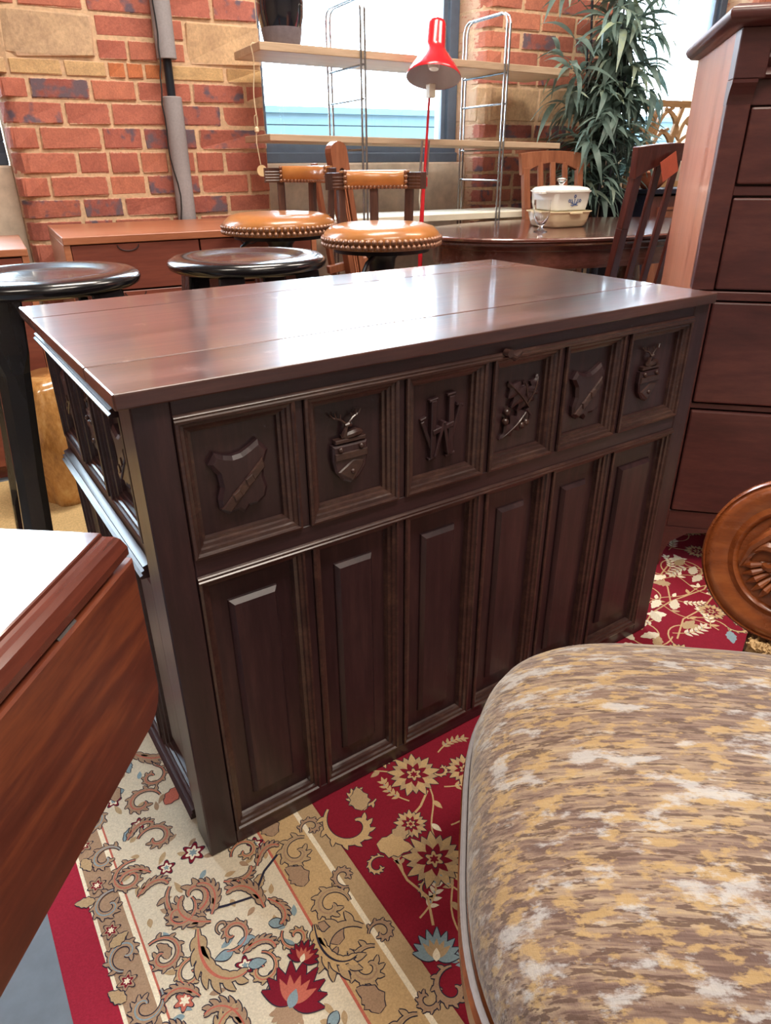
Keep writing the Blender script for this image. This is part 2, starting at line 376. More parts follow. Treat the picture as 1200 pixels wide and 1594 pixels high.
MT['rug_brown'] = pile('rug_brown', srgb(158,130,106)); MT['rug_white'] = pile('rug_ivory', srgb(226,214,190))
MT['rug_wine'] = pile('rug_wine', srgb(118,22,40))

# ================================================================== THE ROOM
WA = R(-6.0)                                   # the brick wall runs 6 degrees off the desk
CW, SW = math.cos(WA), math.sin(WA)
def Wp(u, c, z=0.0): return Vector((u*CW - c*SW, u*SW + c*CW, z))
def wobj(o): o.rotation_euler.z = WA; return o
def struct(name, mb, mat, **k): return tag(wobj(mb.build(name, mat, **k)), kind='structure')

struct('floor', MB().box(-4.2, 6.2, -5.6, 3.0, -0.20, -0.003), MT['slate'])
struct('ceiling', MB().box(-4.2, 6.2, -5.6, 3.0, 3.5, 3.65), MT['ceil'])
struct('wall_left', MB().box(-4.4, -4.2, -5.6, 3.0, -0.2, 3.65), MT['wall'])
struct('wall_right', MB().box(6.2, 6.4, -5.6, 3.0, -0.2, 3.65), MT['wall'])
struct('wall_front', MB().box(-4.4, 6.4, -5.8, -5.6, -0.2, 3.65), MT['wall'])
def farbrick():
    m, nt, b = newmat('brickwork_high_up'); v = coords(nt, (1,1,1), rnd=False)
    sx = N(nt, 'ShaderNodeSeparateXYZ'); cx = N(nt, 'ShaderNodeCombineXYZ'); nt.links.new(v, sx.inputs[0])
    ad = N(nt, 'ShaderNodeMath', operation='ADD'); nt.links.new(sx.outputs[0], ad.inputs[0]); nt.links.new(sx.outputs[1], ad.inputs[1])
    nt.links.new(ad.outputs[0], cx.inputs[0]); nt.links.new(sx.outputs[2], cx.inputs[1])
    t = N(nt, 'ShaderNodeTexBrick'); t.inputs['Scale'].default_value = 1; t.inputs['Brick Width'].default_value = 0.24; t.inputs['Row Height'].default_value = 0.084
    t.inputs['Mortar Size'].default_value = 0.005; t.inputs['Color1'].default_value = srgb(186,84,58); t.inputs['Color2'].default_value = srgb(166,74,62); t.inputs['Mortar'].default_value = srgb(208,162,118)
    nt.links.new(cx.outputs[0], t.inputs['Vector']); nt.links.new(t.outputs[0], b.inputs['Base Color']); b.inputs['Roughness'].default_value = 0.9; return m
FB = farbrick()
# ---- brick meshes, one unit (1 x 1 x 1), origin at front-left-bottom; several uneven ones
def unit_brick(seed, bull=False):
    rn = random.Random(seed); mb = MB()
    j = lambda s: rn.uniform(-s, s)*1.6
    if bull:
        prof = [(0.0, 1.0), (0.0, 0.42)] + [(0.26-0.26*math.cos(t), 0.42-0.42*math.sin(t)) for t in (0.4, 0.8, 1.2, 1.57)] + [(0.97, 0.0), (1.0, 0.05), (1.0, 1.0)]
    else:
        prof = [(0.0, 1.0), (0.0, 0.07), (0.03, 0.0), (0.97, 0.0), (1.0, 0.07), (1.0, 1.0)]
    rings = []
    for z, sh in ((0.0, 0.05), (0.07, 0.0), (0.93, 0.0), (1.0, 0.05)):
        rings.append([(min(1, max(0, a))*(1-0.03*(sh > 0))+0.015*(sh > 0)+j(0.008), min(1, b*(1-sh)+sh*(1 if b < .99 else 1))+j(0.02)*(b < .9), z+j(0.02)) for a, b in prof])
    mb.loft(rings); return mb
BR = {}
def brick(parent, u0, u1, z0, z1, kind, c=2.5, depth=0.10, bull=None, gap=0.006, seed=0, proud=0.0):
    key = (kind, bull is not None, seed % 4)
    if key not in BR:
        me = unit_brick(seed % 4 + 10, bull is not None).mesh('brick'); me.materials.append(MT[kind]); BR[key] = me
    w = u1-u0-2*gap; h = z1-z0-2*gap; jx = random.uniform(-.003, .003)
    if bull == 'r':
        return obj_from(BR[key], 'brick', parent, (u1-gap, c+jx, z0+gap), (0,0,0), (-w, depth, h))
    return obj_from(BR[key], 'brick', parent, (u0+gap, c+jx, z0+gap), (0,0,0), (w, depth, h))

# ---- left pier
def core(u0, u1, z1, r=.045):
    c0 = 2.5065; L = [(u1-.006, 2.95), (u0+.006, 2.95), (u0+.006, c0+2.2*r), (u0+.006+r*.25, c0+r*.9), (u0+.006+r*.7, c0+r*.25), (u0+.006+1.3*r, c0), (u1-.006, c0)]
    return MB().loft([[(a, b, z) for a, b in L] for z in (-.1, z1)])
pier1 = struct('wall_pier_left', core(.02, 1.06, 1.86), MT['mortar'])
struct('wall_pier_left_upper', MB().box(0.02, 1.06, 2.5, 2.95, 1.86, 3.6), FB)
r_, s_, d_, c_, o_, st_ = 'brick_red', 'brick_spot', 'brick_dark', 'brick_cream', 'brick_orange', 'stone'
rows = [
 (1.515, 1.60, [(.02,.152,r_),(.152,.384,r_),(.384,.647,s_),(.647,.866,r_),(.866,1.06,s_)]),
 (1.437, 1.515, [(.405,.636,r_),(.636,.746,r_)]),
 (1.363, 1.437, [(.403,.518,r_),(.518,.632,r_),(.632,.744,r_)]),
 (1.363, 1.515, [(.02,.403,st_),(.746,1.06,st_)]),
 (1.303, 1.363, [(.02,.081,c_),(.081,.271,c_),(.271,.431,c_),(.431,.501,o_),(.501,.570,o_),(.570,.645,o_),(.645,.898,c_),(.898,1.06,c_)]),
 (1.226, 1.303, [(.02,.137,r_),(.137,.357,d_),(.357,.530,r_),(.530,.750,r_),(.750,.978,s_),(.978,1.06,r_)]),
 (1.141, 1.226, [(.02,.246,s_),(.246,.417,r_),(.417,.652,r_),(.652,.867,s_),(.867,1.06,r_)]),
 (1.055, 1.141, [(.02,.138,r_),(.138,.369,r_),(.369,.528,s_),(.528,.752,d_),(.752,1.06,s_)]),
 (.968, 1.055, [(.02,.263,r_),(.263,.381,r_),(.381,.502,r_),(.502,.618,r_),(.618,.733,r_),(.733,.858,r_),(.858,1.06,r_)]),
 (.886, .968, [(.02,.142,r_),(.142,.367,r_),(.367,.517,r_),(.517,.744,s_),(.744,.962,r_),(.962,1.06,r_)]),
 (.806, .886, [(.02,.248,s_),(.248,.411,d_),(.411,.634,r_),(.634,.859,d_),(.859,1.06,r_)]),
]
zt = 1.60
while zt < 1.84:
    rows.append((zt, zt+0.084, [(.02,.25,random.choice((r_,s_))),(.25,.37,r_),(.37,.6,random.choice((r_,s_))),(.6,.82,r_),(.82,1.06,random.choice((r_,d_)))])); zt += 0.084
zb = .806; k = 0
while zb > .30:
    rows.append((zb-0.083, zb, [(.02,.14,r_),(.14,.37,r_),(.37,.6,random.choice((r_,s_))),(.6,.84,r_),(.84,1.06,r_)] if k % 2 else [(.02,.24,r_),(.24,.36,s_),(.36,.6,r_),(.6,.72,r_),(.72,.94,r_),(.94,1.06,r_)]))
    zb -= 0.083; k += 1
sd = 0
for z0, z1, L in rows:
    for u0, u1, kd in L:
        sd += 1
        left = abs(u0-.02) < 1e-6; right = abs(u1-1.06) < 1e-6
        brick(pier1, u0, u1, z0, z1, kd, 2.5, 0.24 if (left or right) else 0.10, 'l' if left else None, 0.005 if kd != st_ else 0.003, sd)
# ---- right pier
pier2 = struct('wall_pier_right', core(2.19, 3.05, 1.90), MT['mortar'])
struct('wall_pier_right_upper', MB().box(2.19, 3.05, 2.5, 2.95, 1.90, 3.6), FB)
zs = [.56,.64,.725,.808,.878,.953,1.033,1.107,1.18]
zs2 = [1.345,1.42,1.495,1.575,1.655,1.735,1.815,1.895]
def fillrow(p, z0, z1, ua, ub, off, kinds):
    global sd
    u = ua; first = True
    while u < ub-1e-6:
        wd = (0.115 if (first and off) else random.choice((0.225, 0.225, 0.225, 0.115)))
        v = u+wd
        if ub-v < 0.09: v = ub
        sd += 1
        brick(p, u, v, z0, z1, random.choice(kinds), 2.5, 0.24 if first or v == ub else 0.10, 'l' if first else None, 0.005, sd)
        u = v; first = False
for zl in (zs, zs2):
    for i in range(len(zl)-1): fillrow(pier2, zl[i], zl[i+1], 2.19, 3.05, i % 2, (r_, r_, s_, d_))
for u0, u1 in ((2.19, 2.55), (2.55, 2.80)): sd += 1; brick(pier2, u0, u1, 1.18, 1.345, st_, 2.5, 0.24 if u0 < 2.2 else .1, 'l' if u0 < 2.2 else None, 0.003, sd)
fillrow(pier2, 1.18, 1.265, 2.80, 3.05, 0, (r_,)); fillrow(pier2, 1.265, 1.345, 2.80, 3.05, 1, (r_, s_))
# ---- far pier at the right end, pier beyond the left window
pier3 = struct('wall_pier_far', core(4.10, 5.2, 2.02), MT['mortar'])
struct('wall_pier_far_upper', MB().box(4.10, 6.2, 2.5, 2.95, 2.02, 3.6), FB)
struct('wall_far_end', MB().box(5.2, 6.2, 2.5, 2.95, -0.1, 2.02), FB)
z0 = 1.45; i = 0
while z0 < 2.0: fillrow(pier3, z0, z0+0.083, 4.10, 5.2, i % 2, (r_, r_, s_)); z0 += 0.083; i += 1
struct('wall_pier_side', MB().box(-4.2, -1.12, 2.5, 2.95, -0.1, 3.6), FB)
# ---- parapets under the windows and lintels over them
for i, (a, b) in enumerate(((-1.12, 0.03), (1.05, 2.20), (3.04, 4.11))):
    nm = ('left', 'center', 'right')[i]
    struct('wall_parapet_'+nm, MB().box(a, b, 2.63, 2.95, -0.1, 1.005), MT['concrete'], bevel=0.008)
    struct('wall_lintel_'+nm, MB().box(a, b, 2.52, 2.95, 3.0, 3.6), MT['concrete'])
    wn = tag(wobj(empty('window_%d' % (i+1))), kind='structure'); wn.rotation_euler.z = WA
    f = MB(); a0, b0 = a-0.01 if i == 0 else a+0.01, b-0.01
    f.box(a0, b0, 2.72, 2.79, 1.005, 1.09); f.box(a0, b0, 2.70, 2.73, 1.005, 1.05); f.box(a0, b0, 2.72, 2.79, 2.93, 3.0)
    for q0, q1 in ((a0, a0+0.055), (b0-0.055, b0)):
        f.box(q0, q1, 2.72, 2.79, 1.09, 2.93)
    f.box(b0-0.085, b0-0.06, 2.735, 2.775, 1.09, 2.93); f.box(a0+0.06, a0+0.085, 2.735, 2.775, 1.09, 2.93)
    f.build('window_frame', MT['frame'], wn, bevel=0.004)
    MB().box(a0+0.05, b0-0.05, 2.753, 2.757, 1.085, 2.935).build('pane', MT['pane'], wn)
# ---- outside: street and a low clad building across it
tag(wobj(MB().box(-30, 40, 3.2, 60, -1.2, -1.0).build('street', MT['street'])), kind='structure')
bl = wobj(empty('clad_building')); tag(bl, 'pale teal clad building wall outside the window behind the shelves', 'building'); bl.rotation_euler.z = WA
MB().box(-8, 16, 7.1, 11, -1.0, 1.50).build('wall', MT['clad'], bl)
cl = MB().box(-8, 16, 7.07, 7.1, 0, 0.115).mesh('cladding_board'); cl.materials.append(MT['clad'])
for i in range(20): obj_from(cl, 'cladding_board', bl, (0, 0.0, -1.0+i*0.125))
MB().box(-8.05, 16.05, 7.03, 7.2, 1.48, 1.54).build('coping', MT['clad'], bl)

# ================================================================== FLOOR COVERINGS
jm = MB().box(-1.6, 1.35, 0.93, 1.84, -0.003, 0.0).build('sisal_mat', MT['jute']); tag(jm, 'beige sisal matting on the floor around the black stools', 'mat')

rug = MB().box(-0.24, 2.20, -1.45, 0.88, -0.003, -0.0019).build('persian_rug', MT['rug_edge'])
tag(rug, 'red and cream floral patterned rug under the carved dark desk', 'rug')
RC = ['rug_cream','rug_tan','rug_gold','rug_navy','rug_blue','rug_rust','rug_brown','rug_white','rug_red','rug_wine','rug_edge']
RI = {n: i for i, n in enumerate(RC)}
PB = MB()
ZC = [0]
def Z(l):
    return -0.00185 + 0.00005*l + (ZC[0] % 11)*0.0000045
def rpoly(pts, col, l):
    ZC[0] += 1
    cx = sum(p[0] for p in pts)/len(pts); cy = sum(p[1] for p in pts)/len(pts); n = len(pts)
    PB.add([(cx, cy, Z(l))]+[(x, y, Z(l)) for x, y in pts], [(0, i+1, (i+1) % n+1) for i in range(n)], RI[col])
def rect(x0, x1, y0, y1, col, l): rpoly([(x0,y0),(x1,y0),(x1,y1),(x0,y1)], col, l)
def ribbon(pts, ws, col, l):
    ZC[0] += 1
    vs = []
    for i, p in enumerate(pts):
        a = pts[max(0, i-1)]; b = pts[min(len(pts)-1, i+1)]
        dx, dy = b[0]-a[0], b[1]-a[1]; d = math.hypot(dx, dy) or 1
        w_ = ws[i] if isinstance(ws, (list, tuple)) else ws
        vs += [(p[0]-dy/d*w_/2, p[1]+dx/d*w_/2, Z(l)), (p[0]+dy/d*w_/2, p[1]-dx/d*w_/2, Z(l))]
    PB.add(vs, [(2*i, 2*i+1, 2*i+3, 2*i+2) for i in range(len(pts)-1)], RI[col])
def curl(x, y, ang, size, turns=1.2, flip=1, n=26, r1=0.12):
    pts = []
    for i in range(n):
        t = i/(n-1); rr = size*(1-t*(1-r1)); a = ang + flip*t*turns*2*PI
        pts.append((x+rr*math.cos(a), y+rr*math.sin(a)))
    return pts
def scroll(x, y, ang, size, turns=1.1, flip=1, fill='rug_tan', line='rug_rust', l=3, wd=0.28, out='rug_navy', jag=True):
    p = curl(x, y, ang, size, turns, flip, 34); n = len(p)
    ws = [size*wd*(0.18+0.75*math.sin(PI*min(1, (i/(n-1))*0.95+0.03))) for i in range(n)]
    if jag:                                      # feathery lobes on the outside of the curl
        for i in range(2, n-6, 3):
            dx, dy = p[i+1][0]-p[i-1][0], p[i+1][1]-p[i-1][1]; g = math.atan2(dy, dx)
            leafp(p[i][0], p[i][1], g-flip*0.85, size*wd*1.25, size*wd*0.55, fill, l, out)
    if out: ribbon(p, [q+0.0030 for q in ws], out, l)
    ribbon(p, ws, fill, l+1)
    if line: ribbon(p, [max(.0016, q*0.24) for q in ws], line, l+2)
    return p
def leafp(x, y, ang, L, wd, col, l, out=None, serr=0, bend=0.0):
    n = 9; mid = []; W_ = []
    for i in range(n):
        t = i/(n-1); a = ang+bend*t
        mid.append((x+L*t*math.cos(a), y+L*t*math.sin(a)))
        W_.append(wd*math.sin(PI*(t**0.8)*0.98+0.02)*(1.3 if serr and i % 2 else 1))
    if out: ribbon(mid, [q+0.003 for q in W_], out, l)
    ribbon(mid, W_, col, l+1)
def flower(x, y, r, n, cols, l, out='rug_navy', rot=0.0):
    for k, c in enumerate(cols):
        rr = r*(1-k/len(cols)*0.95)
        def outl(e): return [(x+(rr+e)*(0.78+0.22*math.cos(n*(t*2*PI/48)*1.0))*math.cos(t*2*PI/48+rot), y+(rr+e)*(0.78+0.22*math.cos(n*(t*2*PI/48)))*math.sin(t*2*PI/48+rot)) for t in range(48)]
        if k == 0 and out: rpoly(outl(0.002), out, l)
        rpoly(outl(0), c, l+1+k)
def palmette(x, y, ang, r, l, c1='rug_gold', c2='rug_wine', c3='rug_cream'):
    for k in range(-4, 5):
        a = ang + k*0.36; leafp(x, y, a, r*(1.0-abs(k)*0.06), r*0.30, c1, l, 'rug_navy')
    for k in range(-2, 3): leafp(x, y, ang+k*0.4, r*0.62, r*0.2, c2, l+2)
    leafp(x-0.1*r*math.cos(ang), y-0.1*r*math.sin(ang), ang, r*0.42, r*0.24, c3, l+4)
def acanthus(x, y, ang, L, l, flip=1, fill='rug_brown', line='rug_rust'):
    n = 24; mid = []; W_ = []; ga = []
    for i in range(n):
        t = i/(n-1); a = ang + flip*2.0*t*t
        mid.append((x, y) if i == 0 else (mid[-1][0]+L/n*math.cos(a), mid[-1][1]+L/n*math.sin(a)))
        W_.append(L*0.13*math.sin(PI*(0.08+0.9*t))); ga.append(a)
    for i in range(2, n-2, 3):
        for sd_ in (-1, 1): leafp(mid[i][0], mid[i][1], ga[i]+sd_*0.75, L*.24*math.sin(PI*(.2+.7*i/n)), L*.075, fill, l, 'rug_navy', 0, -sd_*.3)
    ribbon(mid, [q+0.003 for q in W_], 'rug_navy', l); ribbon(mid, W_, fill, l+1); ribbon(mid, [max(.002, q*0.25) for q in W_], line or 'rug_navy', l+2)
XL, XR, Y0, Y1 = -0.24, 2.20, -1.45, 0.88
def band(i, j, col, l):      # concentric rectangles i..j in from the rug's edge
    rect(XL+i, XR-i, Y0+i, Y1-i, col, l)
band(0.055, 0, 'rug_white', 1); band(0.060, 0, 'rug_brown', 2); band(0.098, 0, 'rug_white', 3); band(0.105, 0, 'rug_rust', 4); band(0.108, 0, 'rug_cream', 5)
band(0.320, 0, 'rug_rust', 6); band(0.324, 0, 'rug_gold', 7); band(0.388, 0, 'rug_white', 8); band(0.396, 0, 'rug_tan', 9); band(0.425, 0, 'rug_wine', 10); band(0.428, 0, 'rug_red', 11)
L0 = 13
rr = random.Random(11)
# tiny scattered leaves on the cream border, left side and the near and far ends
def inborder(x, y):
    e = min(x-XL, XR-x, y-Y0, Y1-y); return 0.115 < e < 0.312
spots = []
for k in range(9000):
    x = rr.uniform(XL, XR); y = rr.uniform(Y0, Y1)
    if not inborder(x, y) or any(abs(x-a_)+abs(y-b_) < .026 for a_, b_ in spots): continue
    spots.append((x, y)); q = rr.random(); g = rr.uniform(0, 6.28)
    if q < .07: flower(x, y, 0.013, 5, ['rug_wine', 'rug_white', 'rug_blue'], L0, 'rug_navy')
    elif q < .16: scroll(x, y, g, .012, .8, rr.choice((-1,1)), 'rug_brown', None, L0, .3, 'rug_navy', False)
    elif q < .26: leafp(x, y, g, .030, .013, rr.choice(('rug_brown','rug_tan','rug_blue')), L0, 'rug_navy', 1, rr.uniform(-.8,.8))
    else: leafp(x, y, g, rr.uniform(.014, .026), .0085, rr.choice(('rug_brown','rug_tan','rug_brown','rug_tan','rug_blue')), L0)
# outer narrow band: running scrolls; guard band likewise
for side in range(2):
    yy = Y0+0.1
    while yy < Y1-0.1:
        x = XL+0.085 if side == 0 else XR-0.085
        scroll(x+rr.uniform(-.01,.01), yy, rr.uniform(0,6), 0.026, 1.0, rr.choice((-1,1)), 'rug_brown', 'rug_blue', L0+2, .36)
        flower(x-0.012, yy+0.045, 0.013, 6, ['rug_brown','rug_wine','rug_white'], L0+4)
        leafp(x-0.02, yy+0.02, rr.uniform(0,6), .03, .014, 'rug_tan', L0+5, 'rug_navy', 1)
        yy += 0.085
    yy = Y0+0.3
    while yy < Y1-0.3:
        x = XL+0.36 if side == 0 else XR-0.36
        scroll(x, yy, rr.uniform(0,6), 0.030, 1.05, 1 if int(yy*20) % 2 else -1, 'rug_tan', 'rug_brown', L0+2, .4)
        leafp(x-0.02, yy+0.05, 1.2, .045, .026, 'rug_brown', L0+4, 'rug_navy', 1, .6)
        scroll(x+0.042, yy+0.03, rr.uniform(0,6), 0.020, 1.0, -1, 'rug_brown', None, L0+3, .34)
        yy += 0.108
# big motifs of the cream border in view
scroll(-0.048, -0.045, 2.2, 0.042, 1.1, 1, 'rug_brown', 'rug_rust', L0+6, .34)
acanthus(-0.040, -0.100, 2.6, 0.085, L0+9, -1); acanthus(-0.035, -0.09, 0.9, 0.075, L0+9, 1)
acanthus(-0.06, -0.10, -1.9, 0.13, L0+9, 1, 'rug_tan'); scroll(-0.075, -0.06, 0.5, .028, .9, -1, 'rug_brown', 'rug_rust', L0+8, .34)
flower(-0.022, 0.026, 0.019, 6, ['rug_wine','rug_white','rug_blue'], L0+6)
flower(-0.08, 0.131, 0.012, 5, ['rug_wine','rug_white'], L0+6)
scroll(-0.062, 0.172, 0.0, 0.032, 1.0, 1, 'rug_brown', 'rug_rust', L0+6, .34); scroll(-0.064, 0.087, 2.6, 0.030, 1.0, -1, 'rug_brown', 'rug_rust', L0+6, .34)
leafp(-0.03, 0.145, 0.6, .05, .022, 'rug_rust', L0+7, 'rug_navy', 1); leafp(-.10, .2, 1.2, .06, .02, 'rug_brown', L0+7, 'rug_navy', 1, .8)
acanthus(0.035, -0.125, 1.5, 0.085, L0+9, 1, 'rug_brown'); acanthus(0.045, -0.115, -0.9, 0.06, L0+9, -1, 'rug_brown')
acanthus(-0.055, -0.27, 1.5, .085, L0+9, 1); acanthus(-0.095, -0.27, 1.4, .07, L0+9, -1, 'rug_tan')
ribbon([(-.04,-.08),(-.01,-.09),(.03,-.10),(.06,-.07),(.09,-.055)], .004, 'rug_navy', L0+6)
palmette(0.008, -0.268, 0.75, 0.060, L0+12, 'rug_wine', 'rug_rust', 'rug_blue')
palmette(0.046, -0.226, 0.75, 0.030, L0+14, 'rug_wine', 'rug_rust', 'rug_white')
for k in range(-3, 4): leafp(.004, -.272, .75+PI+k*.35, .028, .012, 'rug_brown', L0+11, None, 1)
for a, b in ((.005,-.158),(.03,-.15),(.045,-.285),(.055,-.31),(-.02,-.19),(-.03,-.16)): leafp(a, b, rr.uniform(0,6), .026, .014, 'rug_blue', L0+6, 'rug_navy')
flower(-0.109, -0.184, 0.014, 6, ['rug_rust','rug_white'], L0+6)
scroll(0.102, -0.25, 0.4, 0.045, .9, 1, 'rug_tan', None, L0+8, .42); acanthus(0.085, -0.19, -1.9, .10, L0+9, 1, 'rug_gold', None)
for a_, b_, g_, z_, f_ in ((-.12,.04,1.,.030,1),(-.115,-.11,2.,.030,-1),(-.02,-.135,4.,.026,1),(-.09,-.155,.4,.024,1),(.05,-.02,3.,.024,-1),(-.005,-.205,1.2,.024,-1),(.03,-.345,2.,.03,1),(-.06,-.32,5.,.03,-1),(-.1,.26,2.,.03,1),(-.03,.22,1.,.026,-1),(.055,-.19,2.2,.022,1)):
    scroll(a_, b_, g_, z_, 1.1, f_, 'rug_brown' if z_ > .025 else 'rug_tan', 'rug_rust', L0+5, .30)
for a_, b_, g_ in ((-.12,.0,.6),(-.09,.03,2.2),(0.0,-.05,5.6),(.055,-.055,1.),(-.09,-.19,2.),(-.02,-.17,.3),(-.105,.11,.9),(-.12,-.24,1.6),(.0,-.33,.4)):
    acanthus(a_, b_, g_, .06, L0+7, 1 if g_ > 1 else -1, 'rug_brown')
for side in range(2):           # the same motifs along the borders elsewhere
    for k in range(20):
        x = (XL+0.21 if side == 0 else XR-0.21)+rr.uniform(-.05,.05); y = Y0+0.25+k*0.1
        if side == 0 and -0.34 < y < 0.26: continue
        (acanthus(x, y, rr.uniform(0,6), .10, L0+9, rr.choice((-1,1))) if k % 2 else palmette(x, y, rr.uniform(0,6), .06, L0+9, 'rug_rust'))
# red field
def spray(x, y, ang, L, l, fill='rug_white', flip=1, stem='rug_gold'):
    n = 14; mid = []; ga = []
    for i in range(n):
        a = ang+flip*.9*(i/(n-1))**1.5
        mid.append((x, y) if i == 0 else (mid[-1][0]+L/n*math.cos(a), mid[-1][1]+L/n*math.sin(a))); ga.append(a)
    for i in range(4, n, 2):
        for sd_ in (-1, 1): leafp(mid[i][0], mid[i][1], ga[i]+sd_*.6, L*.20, L*.085, fill, l, None, 0, sd_*.2)
    leafp(mid[-2][0], mid[-2][1], ga[-1], L*.24, L*.09, fill, l)
    ribbon(mid, .0028, stem, l+2)
    for i in range(5, n, 3): leafp(mid[i][0], mid[i][1], ga[i]+.5, L*.07, L*.03, 'rug_blue', l+2)
def infield(x, y, m=0.02): return min(x-XL, XR-x, y-Y0, Y1-y) > 0.43+m
def fieldflower(x, y, r, l=L0+6):
    for k in range(18):
        a = 2*PI*k/18; leafp(x+r*.3*math.cos(a), y+r*.3*math.sin(a), a, r*(.75 if k % 2 else .62), r*.30, 'rug_gold' if k % 2 else 'rug_tan', l, 'rug_navy')
    for k in range(9):
        a = 2*PI*k/9; leafp(x+r*.1*math.cos(a), y+r*.1*math.sin(a), a, r*.5, r*.24, 'rug_wine', l+2)
    flower(x, y, r*.3, 6, ['rug_gold','rug_wine'], l+4)
fieldflower(0.371, -0.047, .047); fieldflower(.297, -.205, .05)
scroll(0.225, -0.075, 2.0, 0.055, .8, 1, 'rug_gold', None, L0+6, .26); scroll(0.265, -0.03, -0.9, 0.03, .8, -1, 'rug_gold', None, L0+6, .3)
leafp(.25,-.06,1.2,.05,.03,'rug_tan',L0+8,'rug_navy',1); leafp(.235,-.13,-.7,.06,.035,'rug_gold',L0+8,'rug_navy',1)
fieldflower(.304, -.13, .028); leafp(.26,-.14,.3,.045,.022,'rug_tan',L0+7,'rug_navy',1)
palmette(.205, -.33, .9, .045, L0+8, 'rug_blue', 'rug_tan', 'rug_white'); scroll(.20,-.375,1.0,.03,.9,1,'rug_brown',None,L0+7,.3)
ribbon([(.24,-.13),(.245,-.17),(.24,-.21),(.25,-.25),(.23,-.29)], .004, 'rug_gold', L0+5)
ribbon([(.37,-.09),(.34,-.11),(.31,-.12),(.28,-.125)], .004, 'rug_gold', L0+5)
for a, b in ((1.52,.15),(1.285,-.05),(1.62,.235)): fieldflower(a, b, .034)
for a, b, g, L_, c_2 in ((1.36,.13,.3,.09,'rug_white'),(1.44,.10,2.6,.10,'rug_cream'),(1.42,.075,-.4,.10,'rug_white'),(1.13,-.05,-.7,.10,'rug_cream'),(1.22,-.09,.5,.09,'rug_white'),(1.46,.20,.2,.09,'rug_white'),(1.5,.02,1.,.09,'rug_cream')): spray(a, b, g, L_, L0+6, c_2)
for a, b, g in ((1.402,.135,.2),(1.33,.12,2.9),(1.396,.083,.4),(1.312,.086,2.4),(1.215,.009,.5),(1.183,.005,2.5),(1.14,-.005,1.0),(1.101,-.034,2.8),(1.167,-.054,.1)):
    leafp(a, b, g, .05, .022, rr.choice(('rug_white','rug_cream','rug_tan')), L0+7, None, 1)
ribbon([(1.08,-.0),(1.16,.03),(1.24,.035),(1.36,.02),(1.45,.05)], .004, 'rug_gold', L0+5); ribbon([(1.12,-.07),(1.2,-.03),(1.28,-.03),(1.4,.0)], .004, 'rug_gold', L0+5)
ribbon([(1.24,.035),(1.29,.08),(1.33,.13),(1.42,.16)], .004, 'rug_gold', L0+5)
for a, b, g, L_, c_2, f_ in ((.24,-.20,1.1,.07,'rug_tan',1),(.33,-.09,2.2,.07,'rug_gold',-1),(.22,-.27,.2,.08,'rug_cream',1),(.30,-.28,2.,.08,'rug_tan',-1),(.27,-.36,.6,.08,'rug_cream',1),(.40,-.10,-.6,.07,'rug_gold',1),(.44,-.03,.4,.07,'rug_tan',-1),(.36,-.17,-.2,.08,'rug_cream',1),(.23,-.40,1.3,.07,'rug_blue',1)): spray(a, b, g, L_, L0+4, c_2, f_)
for a, b, g in ((.26,-.245,1.),(.34,-.25,3.),(.30,-.325,5.),(.42,-.065,2.),(.215,-.165,.5)): scroll(a, b, g, .020, .9, 1, 'rug_gold', None, L0+4, .26)
for k in range(60):
    x = rr.uniform(XL+.46, XR-.46); y = rr.uniform(Y0+.46, Y1-.46); g = rr.uniform(0, 6.28); v_ = []
    for i in range(26):
        v_.append((x, y)); g += .16*math.sin(i*.5+k); x += .012*math.cos(g); y += .012*math.sin(g)
    v_ = [q for q in v_ if infield(q[0], q[1], .01)]
    if len(v_) > 4:
        ribbon(v_, .0028, 'rug_gold', L0+3)
        for i in range(3, len(v_)-1, 4): leafp(v_[i][0], v_[i][1], math.atan2(v_[i+1][1]-v_[i][1], v_[i+1][0]-v_[i][0])+(.8 if i % 8 else -.8), .022, .010, rr.choice(('rug_gold','rug_tan','rug_white')), L0+3)
placed = [(1.607,.219,.07),(1.505,.141,.07),(1.34,.045,.07),(1.27,-.045,.07),(1.174,-.13,.07)]
for k in range(5200):
    x = rr.uniform(XL, XR); y = rr.uniform(Y0, Y1)
    if not infield(x, y) or (x < .45 and -.42 < y < .02) or any((x-a)**2+(y-b)**2 < c*c for a, b, c in placed): continue
    t = rr.random()
    if t < .06: fieldflower(x, y, .034); placed.append((x, y, .062))
    elif t < .32: spray(x, y, rr.uniform(0,6.28), rr.uniform(.07,.10), L0+5, rr.choice(('rug_white','rug_cream','rug_tan')), rr.choice((-1,1))); placed.append((x, y, .055))
    elif t < .5: scroll(x, y, rr.uniform(0,6), .030, .9, rr.choice((-1,1)), rr.choice(('rug_gold','rug_tan')), None, L0+5, .26); placed.append((x, y, .05))
    else:
        g = rr.uniform(0, 6.28); leafp(x, y, g, .05, .02, rr.choice(('rug_white','rug_cream','rug_tan','rug_blue')), L0+5, None, 1)
        ribbon([(x-.012*math.cos(g+i*.16)*i, y-.012*math.sin(g+i*.16)*i) for i in range(9)], .0035, 'rug_gold', L0+4); placed.append((x, y, .036))
pat = PB.build('woven_pattern', [MT[n] for n in RC], rug, recalc=False); tag(pat, kind='stuff')

# ================================================================== THE CARVED DESK
DW, DD, DH = 1.092, 0.6265, 0.78
desk = empty('panelled_desk', (0,0,0), 0, 'large dark oak panelled desk with six carved shield and emblem panels', 'desk')
TT = DH-0.0195
